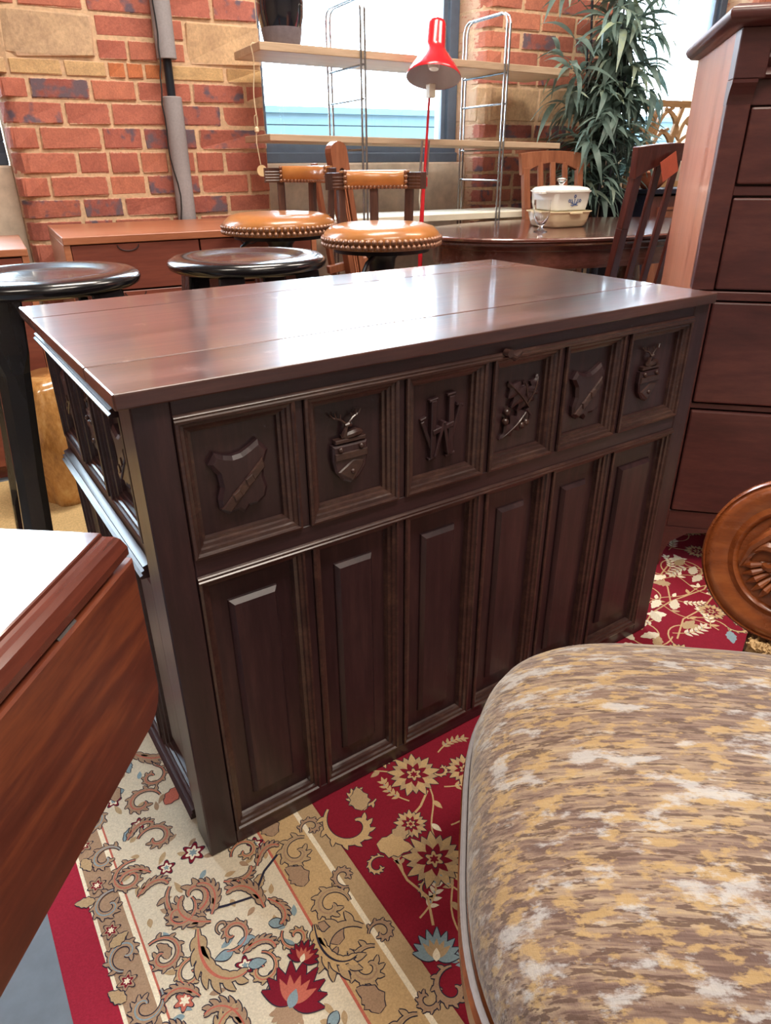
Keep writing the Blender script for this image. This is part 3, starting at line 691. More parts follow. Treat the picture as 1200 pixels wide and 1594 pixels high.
# top: three boards with open joints, small nosing
ys = [-0.0095, 0.1268, 0.5015, DD]
for i in range(3):
    g0 = 0.0008 if i else 0; g1 = 0.0008 if i < 2 else 0
    MB().box(-0.0175, DW+0.004, ys[i]+g0, ys[i+1]-g1, TT, DH).build('top_board', MT['oaktop'], desk, bevel=0.0025, seg=2)
FF = ((0,0,0),(1,0,0),(0,0,1),(0,-1,0))          # front plane: x, z, outward
ST = 0.046
bx = [ST, .210, .374, .540, .700, .862, 1.046]
zU0, zU1, zL0, zL1 = 0.545, 0.735, 0.030, 0.512
for x0, x1 in ((0, ST), (1.046, DW)): MB().box(x0, x1, 0, 0.06 if x0 == 0 else 0.05, 0, TT).build('stile', MT['oakv'], desk, bevel=0.002)
for z0, z1 in ((zU1, TT), (zL1, zU0), (0.0, zL0)): MB().box(ST, 1.046, 0.0005, 0.03, z0, z1).build('rail', MT['oak'], desk, bevel=0.001)
for x in bx[1:-1]:
    for z0, z1 in ((zU0, zU1), (zL0, zL1)): MB().box(x-0.0065, x+0.0065, 0.001, 0.03, z0, z1).build('muntin', MT['oakv'], desk, bevel=0.001)
# long nosed mouldings under the top rail and under the middle rail
for z in (zU1, zL1):
    p = [(0,0),(0.0055,0.0006),(0.006,0.003),(0.0042,0.0045),(0.0042,0.0052),(0.0048,0.0075),(0.003,0.0095),(0,0.0105)]
    mb = MB(); rings = [[(x, -h, z-0.004+v) for h, v in p] for x in (ST, 1.046)]; mb.loft(rings); mb.build('moulding_strip', MT['oak_edge'], desk, smooth=True)
PU = [(0,0),(0.0005,0.0045),(0.004,0.0055),(0.006,0.004),(0.0065,0.001),(0.011,0.0),(0.0125,-0.003),(0.0165,-0.0045),(0.0175,-0.009),(0.0215,-0.010),(0.0225,-0.016)]
PL = [(0,0),(0.0005,0.003),(0.004,0.0035),(0.0055,0.000),(0.010,-0.001),(0.011,-0.005),(0.0155,-0.0065),(0.0165,-0.012),(0.018,-0.0155)]
UP = []
for i in range(6):
    x0 = bx[i]+(0.0065 if i else 0); x1 = bx[i+1]-(0.0065 if i < 5 else 0)
    MB().ringframe(FF, (x0, x1, zU0, zU1), PU).build('panel_moulding', MT['oak_edge'], desk)
    UP.append((x0, x1, MB().ringframe(FF, (x0, x1, zU0, zU1), [(0.0215,-0.022),(0.0215,-0.0155)], cap=True).build('carved_panel', MT['oakv'], desk)))
    MB().ringframe(FF, (x0, x1, zL0, zL1), PL).build('panel_moulding', MT['oak_edge'], desk)
    mb = MB().ringframe(FF, (x0, x1, zL0, zL1), [(0.016,-0.022),(0.016,-0.0155),(0.041,-0.0150)], cap=True)
    pn = mb.build('tall_panel', MT['oakv'], desk)
    MB().ringframe(FF, (x0+0.041, x1-0.041, zL0+0.05, zL1-0.052), [(0,-0.0152),(0.001,-0.012),(0.007,-0.0055)], cap=True).build('raised_field', MT['oakv'], pn)

def fr_at(x, z, h=-0.0155): return ((x, -h, z),(1,0,0),(0,0,1),(0,-1,0))
def shield(parent, fr, s=1.0, label=None):
    pts = [(-.040,.030)]
    pts += [(-.030,.044)] + [(-.030+.058*t, .044-.012*math.sin(PI*t)+.006*t) for t in (.2,.4,.6,.8)] + [(.030,.050),(.043,.034)]
    pts += [(.036,.016),(.034,-.002),(.038,-.018),(.034,-.032),(.022,-.040),(.010,-.040),(.002,-.050),(-.006,-.042),(-.020,-.045),(-.031,-.036),(-.032,-.020),(-.027,-.004),(-.029,.014)]
    pts = [(a*s, b*s) for a, b in pts]
    o = MB().prism(pts, -0.001, 0.011, fr, inset=0.005).build('shield', MT['oakv'], parent); tag(o, label)
    b = MB().prism([(-.030*s,-.033*s),(-.018*s,-.040*s),(.035*s,.012*s),(.032*s,.026*s)], 0.008, 0.0135, fr, inset=0.0015)
    for t in (.33, .66):
        cx, cy = (-.026+.058*t)*s, (-.036+.052*t)*s
        b.prism([(cx-.004,cy-.008),(cx+.007*s,cy-.001),(cx+.003,cy+.009),(cx-.007*s,cy+.003)], 0.009, 0.0155, fr, inset=.001)
    b.build('shield_band', MT['oak_edge'], parent)
def ball(mb, fr, a, b, h, r):
    O, ea, eb, en = [Vector(q) for q in fr]; c = O+ea*a+eb*b+en*h
    mb.lathe([(r*math.sin(t), -r*math.cos(t)) for t in (0.01,.5,1,1.57,2.1,2.7,3.13)], 10, c)
def crest(parent, fr, s=1.0):
    body = [(-.028,.012),(.028,.012),(.029,-.010),(.025,-.028),(.014,-.042),(0,-.049),(-.014,-.042),(-.025,-.028),(-.029,-.010)]
    MB().prism([(a*s,b*s) for a,b in body], -0.001, 0.010, fr, inset=0.003).build('crest_shield', MT['oakv'], parent)
    mb = MB().prism([(-.026*s,-.010*s),(.027*s,-.010*s),(.027*s,.001*s),(-.026*s,.001*s)], .006, .0125, fr, inset=.001)
    mb.prism([(-.022*s,-.028*s),(.004*s,-.012*s),(.022*s,-.016*s),(.020*s,-.024*s),(.002*s,-.046*s)], .006, .0115, fr, inset=.002)
    mb.prism([(-.024*s,.014*s),(.026*s,.014*s),(.026*s,.020*s),(-.024*s,.020*s)], -.001, .010, fr, inset=.001)
    for a, b in ((-.017,.006),(.017,.006),(.002,-.030)): ball(mb, fr, a*s, b*s, .0115, .0042*s)
    mb.build('crest_charges', MT['oak_edge'], parent, smooth=True)
    # lying stag with branching antlers
    O, ea, eb, en = [Vector(q) for q in fr]; P = lambda a, b, h: O+ea*a*s+eb*b*s+en*h
    st = MB()
    st.tube([P(-.012,.022,.004), P(.000,.024,.006), P(.012,.026,.006), P(.021,.025,.004)], [.0035*s,.006*s,.0065*s,.004*s], 8)
    st.tube([P(-.008,.024,.006), P(-.007,.032,.008), P(-.005,.039,.009)], [.005*s,.0035*s,.0026*s], 7)
    st.tube([P(-.008,.040,.010), P(-.002,.041,.010), P(.002,.039,.010)], [.002*s,.0036*s,.002*s], 7)
    st.tube([P(-.010,.021,.007), P(-.004,.0205,.008), P(.004,.0215,.008)], .0017*s, 6)
    for sx in (-1, 1):
        st.tube([P(-.004+sx*.002,.042,.009), P(-.004+sx*.010,.049,.008), P(-.004+sx*.020,.052,.005)], .0015*s, 6)
        for q, (da, db) in ((.45,(-.002,.009)),(.75,(.002,.009)),(1,(.005,.006))):
            c = (-.004+sx*(.002+.018*q), .042+.010*q)
            st.tube([P(c[0],c[1],.007), P(c[0]+sx*da, c[1]+db, .005)], .0012*s, 5)
    st.build('stag', MT['oak_edge'], parent, smooth=True)
def strokes(parent, fr, name, L, h=0.009):
    mb = MB(); O, ea, eb, en = [Vector(q) for q in fr]
    for (a0,b0),(a1,b1),w0,hh in L:
        d = Vector((a1-a0, b1-b0)); d.normalize(); n = Vector((-d.y, d.x))*w0/2
        mb.prism([(a0-n.x,b0-n.y),(a1-n.x,b1-n.y),(a1+n.x,b1+n.y),(a0+n.x,b0+n.y)], -.001, hh, fr, inset=.0012)
    mb.build(name, MT['oakv'], parent)
def oak_spray(parent, fr, s=1.0):
    O, ea, eb, en = [Vector(q) for q in fr]
    def oakleaf(cx, cy, ang, L, w_, h):
        mb = MB(); n = 28; vs = []; fs = []
        for i in range(n+1):
            t = i/n; env = math.sin(PI*(.05+.93*t**.85)); ww = w_*env*(1.0+.42*math.cos(t*PI*8+.6)); hh = h*(.45+.55*env)
            for k, (sd_, q) in enumerate(((1,0),(1,.62),(.5,.80),(0,1.0),(-.5,.80),(-1,.62),(-1,0))):
                b_ = sd_*ww; x_ = cx+L*t*math.cos(ang)-b_*math.sin(ang); y_ = cy+L*t*math.sin(ang)+b_*math.cos(ang)
                vs.append(O+ea*x_*s+eb*y_*s+en*(hh*q-.001))
        for i in range(n):
            for k in range(6): fs.append((7*i+k, 7*i+k+1, 7*(i+1)+k+1, 7*(i+1)+k))
        mb.add(vs, fs); return mb
    for (cx, cy, ang, L, w_, h) in ((.018,-.004,2.35,.070,.018,.013),(.014,.000,1.15,.054,.012,.011),(.018,-.006,3.78,.076,.014,.012),(.012,.004,1.72,.040,.009,.010)):
        lf = oakleaf(cx, cy, ang, L, w_, h).build('oak_leaf', MT['oakv'], parent, smooth=True, angle=40)
        MB().tube([O+ea*(cx+L*t*math.cos(ang))*s+eb*(cy+L*t*math.sin(ang))*s+en*h*(.45+.55*math.sin(PI*(.05+.93*t))) for t in (0,.2,.4,.6,.8,.95)], [.0018,.0016,.0014,.0012,.001,.0005], 6).build('leaf_rib', MT['oak_edge'], lf)
    for a, b in ((-.032,-.004),(-.034,-.020),(.004,-.034),(.014,-.030)):
        ac = MB(); ball(ac, fr, a*s, b*s, .006, .0065*s); ac.build('acorn', MT['oak_edge'], parent, smooth=True)
    MB().tube([Vector(fr[0])+Vector((.012*s,-.009,-.006*s)), Vector(fr[0])+Vector((.022*s,-.008,-.018*s)), Vector(fr[0])+Vector((.02*s,-.007,-.03*s))], .003*s, 6).build('twig', MT['oakv'], parent)
zc = 0.637
def pc(i): return (UP[i][0]+UP[i][1])/2
shield(UP[0][2], fr_at(pc(0)-0.002, zc), 1.0); crest(UP[1][2], fr_at(pc(1)-.002, zc+.002), 1.0)
# interlaced monogram of H and W
strokes(UP[2][2], fr_at(pc(2), zc), 'monogram_letters', [
   ((-.018,.048),(-.018,-.046),.010,.009),((.016,.050),(.016,-.046),.010,.009),((-.020,-.002),(.020,.006),.008,.011),
   ((-.038,.018),(-.016,-.038),.006,.007),((-.016,-.042),(.000,.012),.005,.012),((.000,.012),(.012,-.042),.006,.012),((.012,-.042),(.036,.034),.006,.007),
   ((-.041,.020),(-.030,.023),.004,.006),((.028,.034),(.042,.030),.004,.006),((-.026,.048),(-.010,.050),.004,.008),((.008,.052),(.024,.053),.004,.008),
   ((-.026,-.046),(-.010,-.044),.004,.008),((.008,-.047),(.026,-.044),.004,.008)])
oak_spray(UP[3][2], fr_at(pc(3)+.002, zc+.004), .98)
shield(UP[4][2], fr_at(pc(4)-.002, zc), 1.0); crest(UP[5][2], fr_at(pc(5)-.006, zc+.002), 1.0)
# swinging keyhole cover above the oak leaves
lk = MB(); lk.tube([(.566,-.004,.742),(.566,-.016,.742)], .006, 12)
lk.tube([(.566,-.010,.741),(.578,-.011,.735),(.592,-.011,.741)], [.004,.007,.004], 10)
tag(lk.build('keyhole_cover', MT['oak_edge'], desk, smooth=True), 'small turned keyhole cover')
# left side: three carved panels above three tall ones
SX = 0.010
FS = ((SX,0,0),(0,1,0),(0,0,1),(-1,0,0))
MB().box(SX, 0.05, 0.06, 0.09, 0.0, TT).build('stile', MT['oakv'], desk, bevel=.001); MB().box(SX, 0.05, 0.60, DD, 0, TT).build('stile', MT['oakv'], desk, bevel=.001)
sy = [0.09, 0.262, 0.432, 0.60]
for z0, z1 in ((zU1, TT), (zL1-.012, zU0-.005), (0.0, zL0)): MB().box(SX+.001, 0.04, 0.09, 0.60, z0, z1).build('rail', MT['oaky'], desk)
for y in sy[1:-1]:
    for z0, z1 in ((zU0-.005, zU1), (zL0, zL1-.012)): MB().box(SX+.001, 0.04, y-.010, y+.010, z0, z1).build('muntin', MT['oakv'], desk, bevel=.001)
for z, q in ((zU1, 1), (zL1-.012, 1), (zL0-.018, .8)):
    p = [(0,0),(0.016,0.000),(0.017,0.004),(0.013,0.006),(0.0145,0.011),(0.010,0.013),(0.011,0.019),(0.004,0.021),(0,0.024)]
    MB().loft([[(SX-h*q, y, z-0.012+v) for h, v in p] for y in (0.088, 0.612)]).build('moulding_strip', MT['oaky'], desk, smooth=True)
for i in range(3):
    y0 = sy[i]+(.010 if i else 0); y1 = sy[i+1]-(.010 if i < 2 else 0)
    MB().ringframe(FS, (y0, y1, zU0-.005, zU1), PU).build('panel_moulding', MT['oaky'], desk)
    sp = MB().ringframe(FS, (y0, y1, zU0-.005, zU1), [(0.0215,-0.022),(0.0215,-0.0155)], cap=True).build('carved_panel', MT['oakv'], desk)
    MB().ringframe(FS, (y0, y1, zL0, zL1-.012), PL).build('panel_moulding', MT['oaky'], desk)
    pn = MB().ringframe(FS, (y0, y1, zL0, zL1-.012), [(0.016,-0.022),(0.016,-0.0155),(0.041,-0.0150)], cap=True).build('tall_panel', MT['oakv'], desk)
    MB().ringframe(FS, (y0+.041, y1-.041, zL0+.05, zL1-.06), [(0,-0.0152),(0.001,-0.012),(0.007,-0.0055)], cap=True).build('raised_field', MT['oakv'], pn)
    cf = ((SX+.0155, (y0+y1)/2, zc),(0,-1,0),(0,0,1),(-1,0,0))
    (shield, crest, shield)[i](sp, cf, .95)
# right end, back and inside
MB().box(DW-0.03, DW, 0.05, DD, 0, TT).build('end_panel', MT['oakv'], desk, bevel=.002)
MB().box(0.03, DW-0.03, DD-0.03, DD-0.005, 0.02, TT).build('back_panel', MT['oak'], desk)
MB().box(0.05, DW-.03, 0.034, 0.045, 0.0, TT).build('front_backing', MT['oak'], desk)

# ================================================================== FOREGROUND: DROP-LEAF TABLE
A0 = Vector((-0.075, -0.2435, 0)); tdir = math.atan2(-0.76930, -0.63888)
tb = empty('drop_leaf_table', A0, tdir, 'glossy mahogany drop leaf table corner at the lower left', 'table')
# local: +x along the hinge edge towards the viewer, -y away over the table top, +y outwards (leaf side)
E_ = -1.0     # sign of the table-top side along local y
def tprof(n=1): pass
top = MB()
Lx, Ly = 0.95, 0.46
pf = [(0.017,0.737),(0.0160,0.736),(0.0155,0.7335),(0.0125,0.7325),(0.008,0.7315),(0.004,0.7285),(0.0015,0.7235),(0.0,0.720),(0.0,0.7135)]
rings = []
for ins, z in pf: rings.append([(ins*0.5, -ins, z), (Lx-ins*.5, -ins, z), (Lx-ins*.5, -Ly+ins, z), (ins*.5, -Ly+ins, z)])
top.loft(rings)
tp = top.build('table_top', MT['mahogtop'], tb)
leafm = MB(); pts = [(-0.002, 0.7085), (-0.002, 0.575)] + [(-0.002+0.030-0.030*math.cos(t), 0.575-0.030*math.sin(t)) for t in (.3,.6,.9,1.2,1.57)] + [(Lx-.03,.545),(Lx,.575),(Lx,.7085)]
leafm.prism(pts, -0.018, 0.002, ((0,0,0),(1,0,0),(0,0,1),(0,1,0)), inset=0.002)
leafm.build('drop_leaf', MT['mahog'], tb)
for x in (0.10, 0.30, 0.62):
    hg = MB(); hg.tube([(x-0.012, -0.004, 0.7075),(x+0.012, -0.004, 0.7075)], 0.0035, 10); hg.build('hinge_knuckle', MT['steel'], tb, smooth=True)
MB().box(0.05, Lx-0.05, -Ly+0.05, -0.05, 0.60, 0.71).build('apron', MT['mahog'], tb, bevel=.002)
MB().lathe([(.05,.60),(.05,.58),(.034,.55),(.044,.50),(.050,.42),(.034,.33),(.030,.28),(.046,.22),(.05,.16),(.02,.13)], 24, (.52,-Ly/2,0)).build('pedestal', MT['mahog'], tb, smooth=True)
for k in range(4):
    a = PI/4+k*PI/2; c_, s_2 = math.cos(a), math.sin(a)
    MB().tube([(.52+.03*c_,-Ly/2+.03*s_2,.20),(.52+.10*c_,-Ly/2+.10*s_2,.17),(.52+.17*c_,-Ly/2+.17*s_2,.08),(.52+.22*c_,-Ly/2+.22*s_2,.018)], [.022,.022,.018,.016], 10).build('leg', MT['mahog'], tb, smooth=True)

# ================================================================== FOREGROUND: UPHOLSTERED CHAIR
e1 = Vector((0.66,0.75,0)).normalized()
chr_ = empty('upholstered_chair', (0.397, -0.583, 0), math.atan2(-e1.x, e1.y), 'carved chair with gold and brown striated velvet seat at lower right', 'chair')
# local: +y = e1 (away from the viewer), +x = to the right along the far edge
def sup(t, a, b, n):
    c, s = math.cos(t), math.sin(t)
    return (a*math.copysign(abs(c)**(2/n), c), b*math.copysign(abs(s)**(2/n), s))
def superring(a, b, z, n=3.3, k=96): return [(x, y, z) for x, y in (sup(2*PI*i/k, a, b, n) for i in range(k))]
SA, SB = 0.285, 0.285
MB().loft([superring(SA-.012, SB-.012, .275), superring(SA-.004, SB-.004, .28), superring(SA+.004, SB+.004, .30), superring(SA+.006, SB+.006, .335), superring(SA, SB, .345)]).build('seat_rail', MT['scroll'], chr_, smooth=True)
cush = MB(); rg = []
for f, z in ((1.0,.345),(1.012,.36),(1.010,.378),(.995,.395),(.965,.412),(.92,.425),(.84,.438),(.72,.449),(.55,.458),(.36,.463),(.18,.465),(.02,.4655)):
    rg.append(superring((SA-.006)*f, (SB-.006)*f, z+.012*(1-f*f), 3.3 if f > .8 else 2.8))
cush.loft(rg)
cu = cush.build('seat_cushion', MT['velvet'], chr_, smooth=True, angle=80)
MB().tube([Vector(p) for p in superring(SA+.001, SB+.001, .348)]+[Vector(superring(SA+.001, SB+.001, .348)[0])], .0035, 6).build('piping', MT['foam'], chr_, smooth=True)
for sx in (-1, 1):
    for sy_ in (-1, 1):
        MB().lathe([(.022,.29),(.026,.25),(.017,.22),(.023,.19),(.021,.14),(.012,.05),(.016,.03),(.013,0.0)], 16, (sx*.215, sy_*.215, 0)).build('leg', MT['scroll'], chr_, smooth=True)
# arm at the far right: a roll faced by a carved round scroll end
armc = Vector((0.709, -0.4275, 0.527))
loc = chr_.matrix_basis.inverted() @ armc if False else (Matrix.Translation(chr_.location) @ Euler((0,0,chr_.rotation_euler.z)).to_matrix().to_4x4()).inverted() @ armc
fn = Vector((-0.86, -0.36, 0.26)).normalized()              # the carved face looks back at the viewer
fnl = Euler((0,0,-chr_.rotation_euler.z)).to_matrix() @ fn
zax = fnl; xax = Vector((0,0,1)).cross(zax).normalized(); yax = zax.cross(xax)
MX = Matrix((xax, yax, zax)).transposed()
arm = empty('arm'); arm.parent = chr_
DR = 0.112
disc = MB().lathe([(0.0005,.004),(.066,.004),(.068,.009),(.072,.011),(.076,.008),(.079,.006),(.095,.013),(.104,.010),(.107,.006),(.109,.009),(DR,.005),(DR,-.012),(DR-.004,-.020),(.0005,-.020)], 64, loc, MX)
dsk = disc.build('scroll_face', MT['scroll'], arm, smooth=True, angle=50)
cv = MB()
def D(a, b, h): return loc + MX @ Vector((a, b, h))
def dtube(pts, r, name='carving'):
    MB().tube([D(*p) for p in pts], r, 8).build(name, MT['scroll'], dsk, smooth=True)
def volute(cx, cy, r0, a0, turns, flip, th):
    P_ = []; n = 26
    for i in range(n):
        t = i/(n-1); q = r0*(1-.82*t); a = a0+flip*turns*2*PI*t
        P_.append((cx+q*math.cos(a), cy+q*math.sin(a), .006+.006*math.sin(PI*min(1, t*1.1))))
    dtube(P_, [th*(.35+.75*math.sin(PI*(.12+.8*i/(n-1)))) for i in range(n)])
volute(.004, -.036, .030, 2.2, 1.15, -1, .0085); volute(-.030, -.004, .026, 3.6, 1.0, -1, .0075); volute(.034, .006, .026, .4, 1.05, 1, .0075)
dtube([(-.060,-.020,.006),(-.052,.010,.012),(-.034,.034,.013),(-.008,.044,.010),(.012,.036,.007)], [.003,.007,.008,.006,.003])
dtube([(.058,-.022,.006),(.054,.012,.012),(.040,.036,.012),(.020,.048,.008)], [.003,.007,.007,.003])
for k in range(6):
    a = 1.25+k*.22; dtube([(.010*math.cos(a), .006+.010*math.sin(a), .006), (.034*math.cos(a), .010+.034*math.sin(a), .013), (.054*math.cos(a), .008+.054*math.sin(a), .006)], [.002,.0055,.0015])
for k in range(5):
    a = 3.45+k*.2; dtube([(.030*math.cos(a), .030*math.sin(a), .006), (.050*math.cos(a), .050*math.sin(a), .011), (.063*math.cos(a), .063*math.sin(a), .006)], [.002,.005,.0015])
MB().lathe([(.0005,.014),(.008,.013),(.012,.009),(.013,.004)], 24, loc, MX).build('carved_boss', MT['scroll'], dsk, smooth=True)
MB().lathe([(.098,-.018),(.096,-.03),(.085,-.10),(.070,-.17),(.05,-.20),(.0005,-.205)], 40, loc, MX).build('arm_roll', MT['velvet'], arm, smooth=True, angle=60)
q = [D(-.03,-.03,-.15), D(.07,-.03,-.15), D(.08,-.05,-.03), D(-.03,-.05,-.03)]
MB().loft([[(p.x,p.y,.30) for p in q], [tuple(p) for p in q]]).build('arm_support', MT['velvet'], arm)
for a, h in ((.0,-.06),(.05,-.06),(.0,-.14),(.05,-.14)):
    p = D(a, -.05, h); MB().tube([(p.x,p.y,.31),(p.x,p.y,.15),(p.x,p.y,0.0)], [.02,.018,.011], 10).build('leg', MT['scroll'], arm, smooth=True)
# fringed gimp where the arm meets the seat
fg = MB(); rnd = random.Random(3)
for i in range(420):
    t = rnd.random(); a = -.025 + .145*t; h = rnd.uniform(-.004, .030)
    p = D(a, -.122-.006*math.sin(t*3), h); d = Vector((rnd.uniform(-1,1), rnd.uniform(-1,1), rnd.uniform(.2,1.2))).normalized()*rnd.uniform(.008,.014)
    fg.tube([p, p+d], [.0022,.0012], 4)
fg.tube([D(-.025+.145*i/15, -.124-.006*math.sin(i/15*3), .012) for i in range(16)], .010, 8)
tag(fg.build('fringe', MT['rug_gold'], arm), kind='stuff')

# ================================================================== TALL CHEST AT THE RIGHT
ch = empty('tall_chest', (1.343, 0.207, 0), R(-47), 'tall reddish wood chest of drawers with faded side and painted window light right of the desk', 'chest')
CWD, CDP = 0.92, 0.50
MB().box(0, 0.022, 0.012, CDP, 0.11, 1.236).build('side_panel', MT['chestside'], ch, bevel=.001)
MB().box(CWD-.022, CWD, 0.012, CDP, 0.11, 1.236).build('side_panel', MT['chest'], ch, bevel=.001)
MB().box(0.02, CWD-.02, CDP-.02, CDP-.005, 0.12, 1.236).build('back_panel', MT['chest'], ch)
MB().box(0.022, CWD-.022, 0.03, CDP-.02, 0.12, 1.23).build('carcass', MT['chest'], ch)
for x0, x1 in ((0, .047), (CWD-.047, CWD)):
    MB().box(x0, x1, -0.004, 0.03, 0.735, 1.108).build('stile', MT['chest'], ch, bevel=.0015)
    MB().box(x0, x1, -0.010, 0.03, 0.12, 0.712).build('stile', MT['chest'], ch, bevel=.0015)
    MB().loft([[(x, y, z) for y, z in ((.03,1.105),(-.004,1.105),(-.006,1.112),(-.010,1.122),(-.018,1.134),(-.026,1.142),(-.027,1.148),(.03,1.148))] for x in (x0-.0008, x1)]).build('cavetto_block', MT['chest'], ch)
    MB().box(x0-.0008, x1+.012, -0.026, 0.03, 1.1485, 1.236).build('frieze_block', MT['chest'], ch, bevel=.002)
# crown
def chprof(x0, x1, pr, name, mat, parent=ch): return MB().loft([[(x, y, z) for y, z in pr] for x in (x0, x1)]).build(name, mat, parent, smooth=True)
cr = MB(); pr = [(0,1.236),(.018,1.238),(.028,1.244),(.033,1.252),(.033,1.259),(.028,1.266),(.018,1.271),(.0,1.273)]
rg = []
for o, z in pr: rg.append([(-o, -.026-o, z), (CWD+o, -.026-o, z), (CWD+o, CDP+o*.3, z), (-o, CDP+o*.3, z)])
cr.loft(rg).build('crown', MT['chest'], ch, smooth=True, angle=60)
chprof(.047, CWD-.047, [(.03,1.15),(-.006,1.15),(-.016,1.156),(-.012,1.163),(-.004,1.170),(-.010,1.178),(-.018,1.185),(-.016,1.192),(.0,1.20),(.0,1.215),(-.014,1.222),(-.014,1.236),(.03,1.236)], 'frieze_moulding', MT['chest'])
for z0, z1, y in ((.933,.952,.0),(.714,.733,-.012),(.452,.466,-.004),(.12,.168,-.006),(1.103,1.15,.002)):
    MB().box(.047 if z0 != .714 else -.006, CWD-.047 if z0 != .714 else CWD+.006, y, .03, z0, z1).build('rail', MT['chest'], ch, bevel=.0015)
for z0, z1, y in ((.956,1.100,-.006),(.737,.929,-.006),(.470,.710,-.012),(.172,.448,-.012)):
    dr = MB().box(.050, CWD-.050, y, .03, z0, z1).build('drawer', MT['chest'], ch, bevel=.004, seg=2)
    for x in (.36, CWD-.24): MB().lathe([(.008,0),(.007,.010),(.018,.016),(.020,.022),(.012,.028),(.001,.029)], 20, (x, y, (z0+z1)/2), Euler((R(90),0,0)).to_matrix()).build('knob', MT['chest'], dr, smooth=True)
ap = [(0,0.0),(0.046,0.0),(0.052,.045),(0.064,.075),(0.104,.105),(.16,.112),(CWD-.16,.112),(CWD-.104,.105),(CWD-.064,.075),(CWD-.052,.045),(CWD-.046,0),(CWD,0),(CWD,.12),(0,.12)]
MB().prism(ap, -.03, .010, ((0,0,0),(1,0,0),(0,0,1),(0,-1,0))).build('plinth', MT['chest'], ch)
for x0, x1 in ((0, .03), (CWD-.03, CWD)): MB().box(x0, x1, CDP-.06, CDP, 0, .12).build('foot', MT['chest'], ch)

# ================================================================== BLACK STOOLS
def black_stool(loc, phi, label):
    t = empty('bar_stool', loc, 0, label, 'stool', 'black painted round bar stools')
    zt = 0.80
    MB().lathe([(.0005,zt-.010),(.10,zt-.010),(.128,zt-.008),(.140,zt-.001),(.165,zt),(.182,zt-.002),(.195,zt-.009),(.199,zt-.018),(.195,zt-.028),(.182,zt-.035),(.150,zt-.038),(.0005,zt-.038)], 64).build('seat', MT['black'], t, smooth=True, angle=60)
    legs = []
    for k in range(4):
        a = phi+k*PI/2; d = Vector((math.cos(a), math.sin(a), 0))
        P = lambda z: d*(.14+(.24-.14)*(1-z/.765)) + Vector((0,0,z))
        legs.append(P)
        mb = MB(); rings = []
        tx = Vector((-d.y, d.x, 0))
        for z, hw, chf in ((.765,.033,.004),(.66,.033,.004),(.62,.031,.015),(.40,.028,.015),(.27,.029,.015),(.23,.030,.004),(.0,.026,.004)):
            c = P(z); r8 = []
            for sx, sy_ in ((1,0),(1,1),(0,1),(-1,1),(-1,0),(-1,-1),(0,-1),(1,-1)): pass
            h = hw; q = chf
            pts = [(h,-h+q),(h,h-q),(h-q,h),(-h+q,h),(-h,h-q),(-h,-h+q),(-h+q,-h),(h-q,-h)]
            ca = math.cos(PI/4); rings.append([c + (d*(x*ca-y*ca)+tx*(x*ca+y*ca)) for x, y in pts])
        mb.loft(rings).build('leg', MT['blackworn'], t)
    for k in range(4):
        z = .235; a, b = legs[k](z), legs[(k+1) % 4](z); dd = (b-a).normalized()
        MB().bar(a+dd*.022, b-dd*.022, .024, .045).build('stretcher', MT['blackworn'], t, bevel=.002)
        z = .735; a, b = legs[k](z), legs[(k+1) % 4](z); dd = (b-a).normalized()
        MB().bar(a+dd*.022, b-dd*.022, .020, .05).build('seat_rail', MT['blackworn'], t, bevel=.002)
    return t
black_stool((.082,.935,0), R(223), 'round black bar stool left of the desk with rubbed square legs')
black_stool((.564,.951,0), R(225), 'round black bar stool behind the desk, only its seat showing')

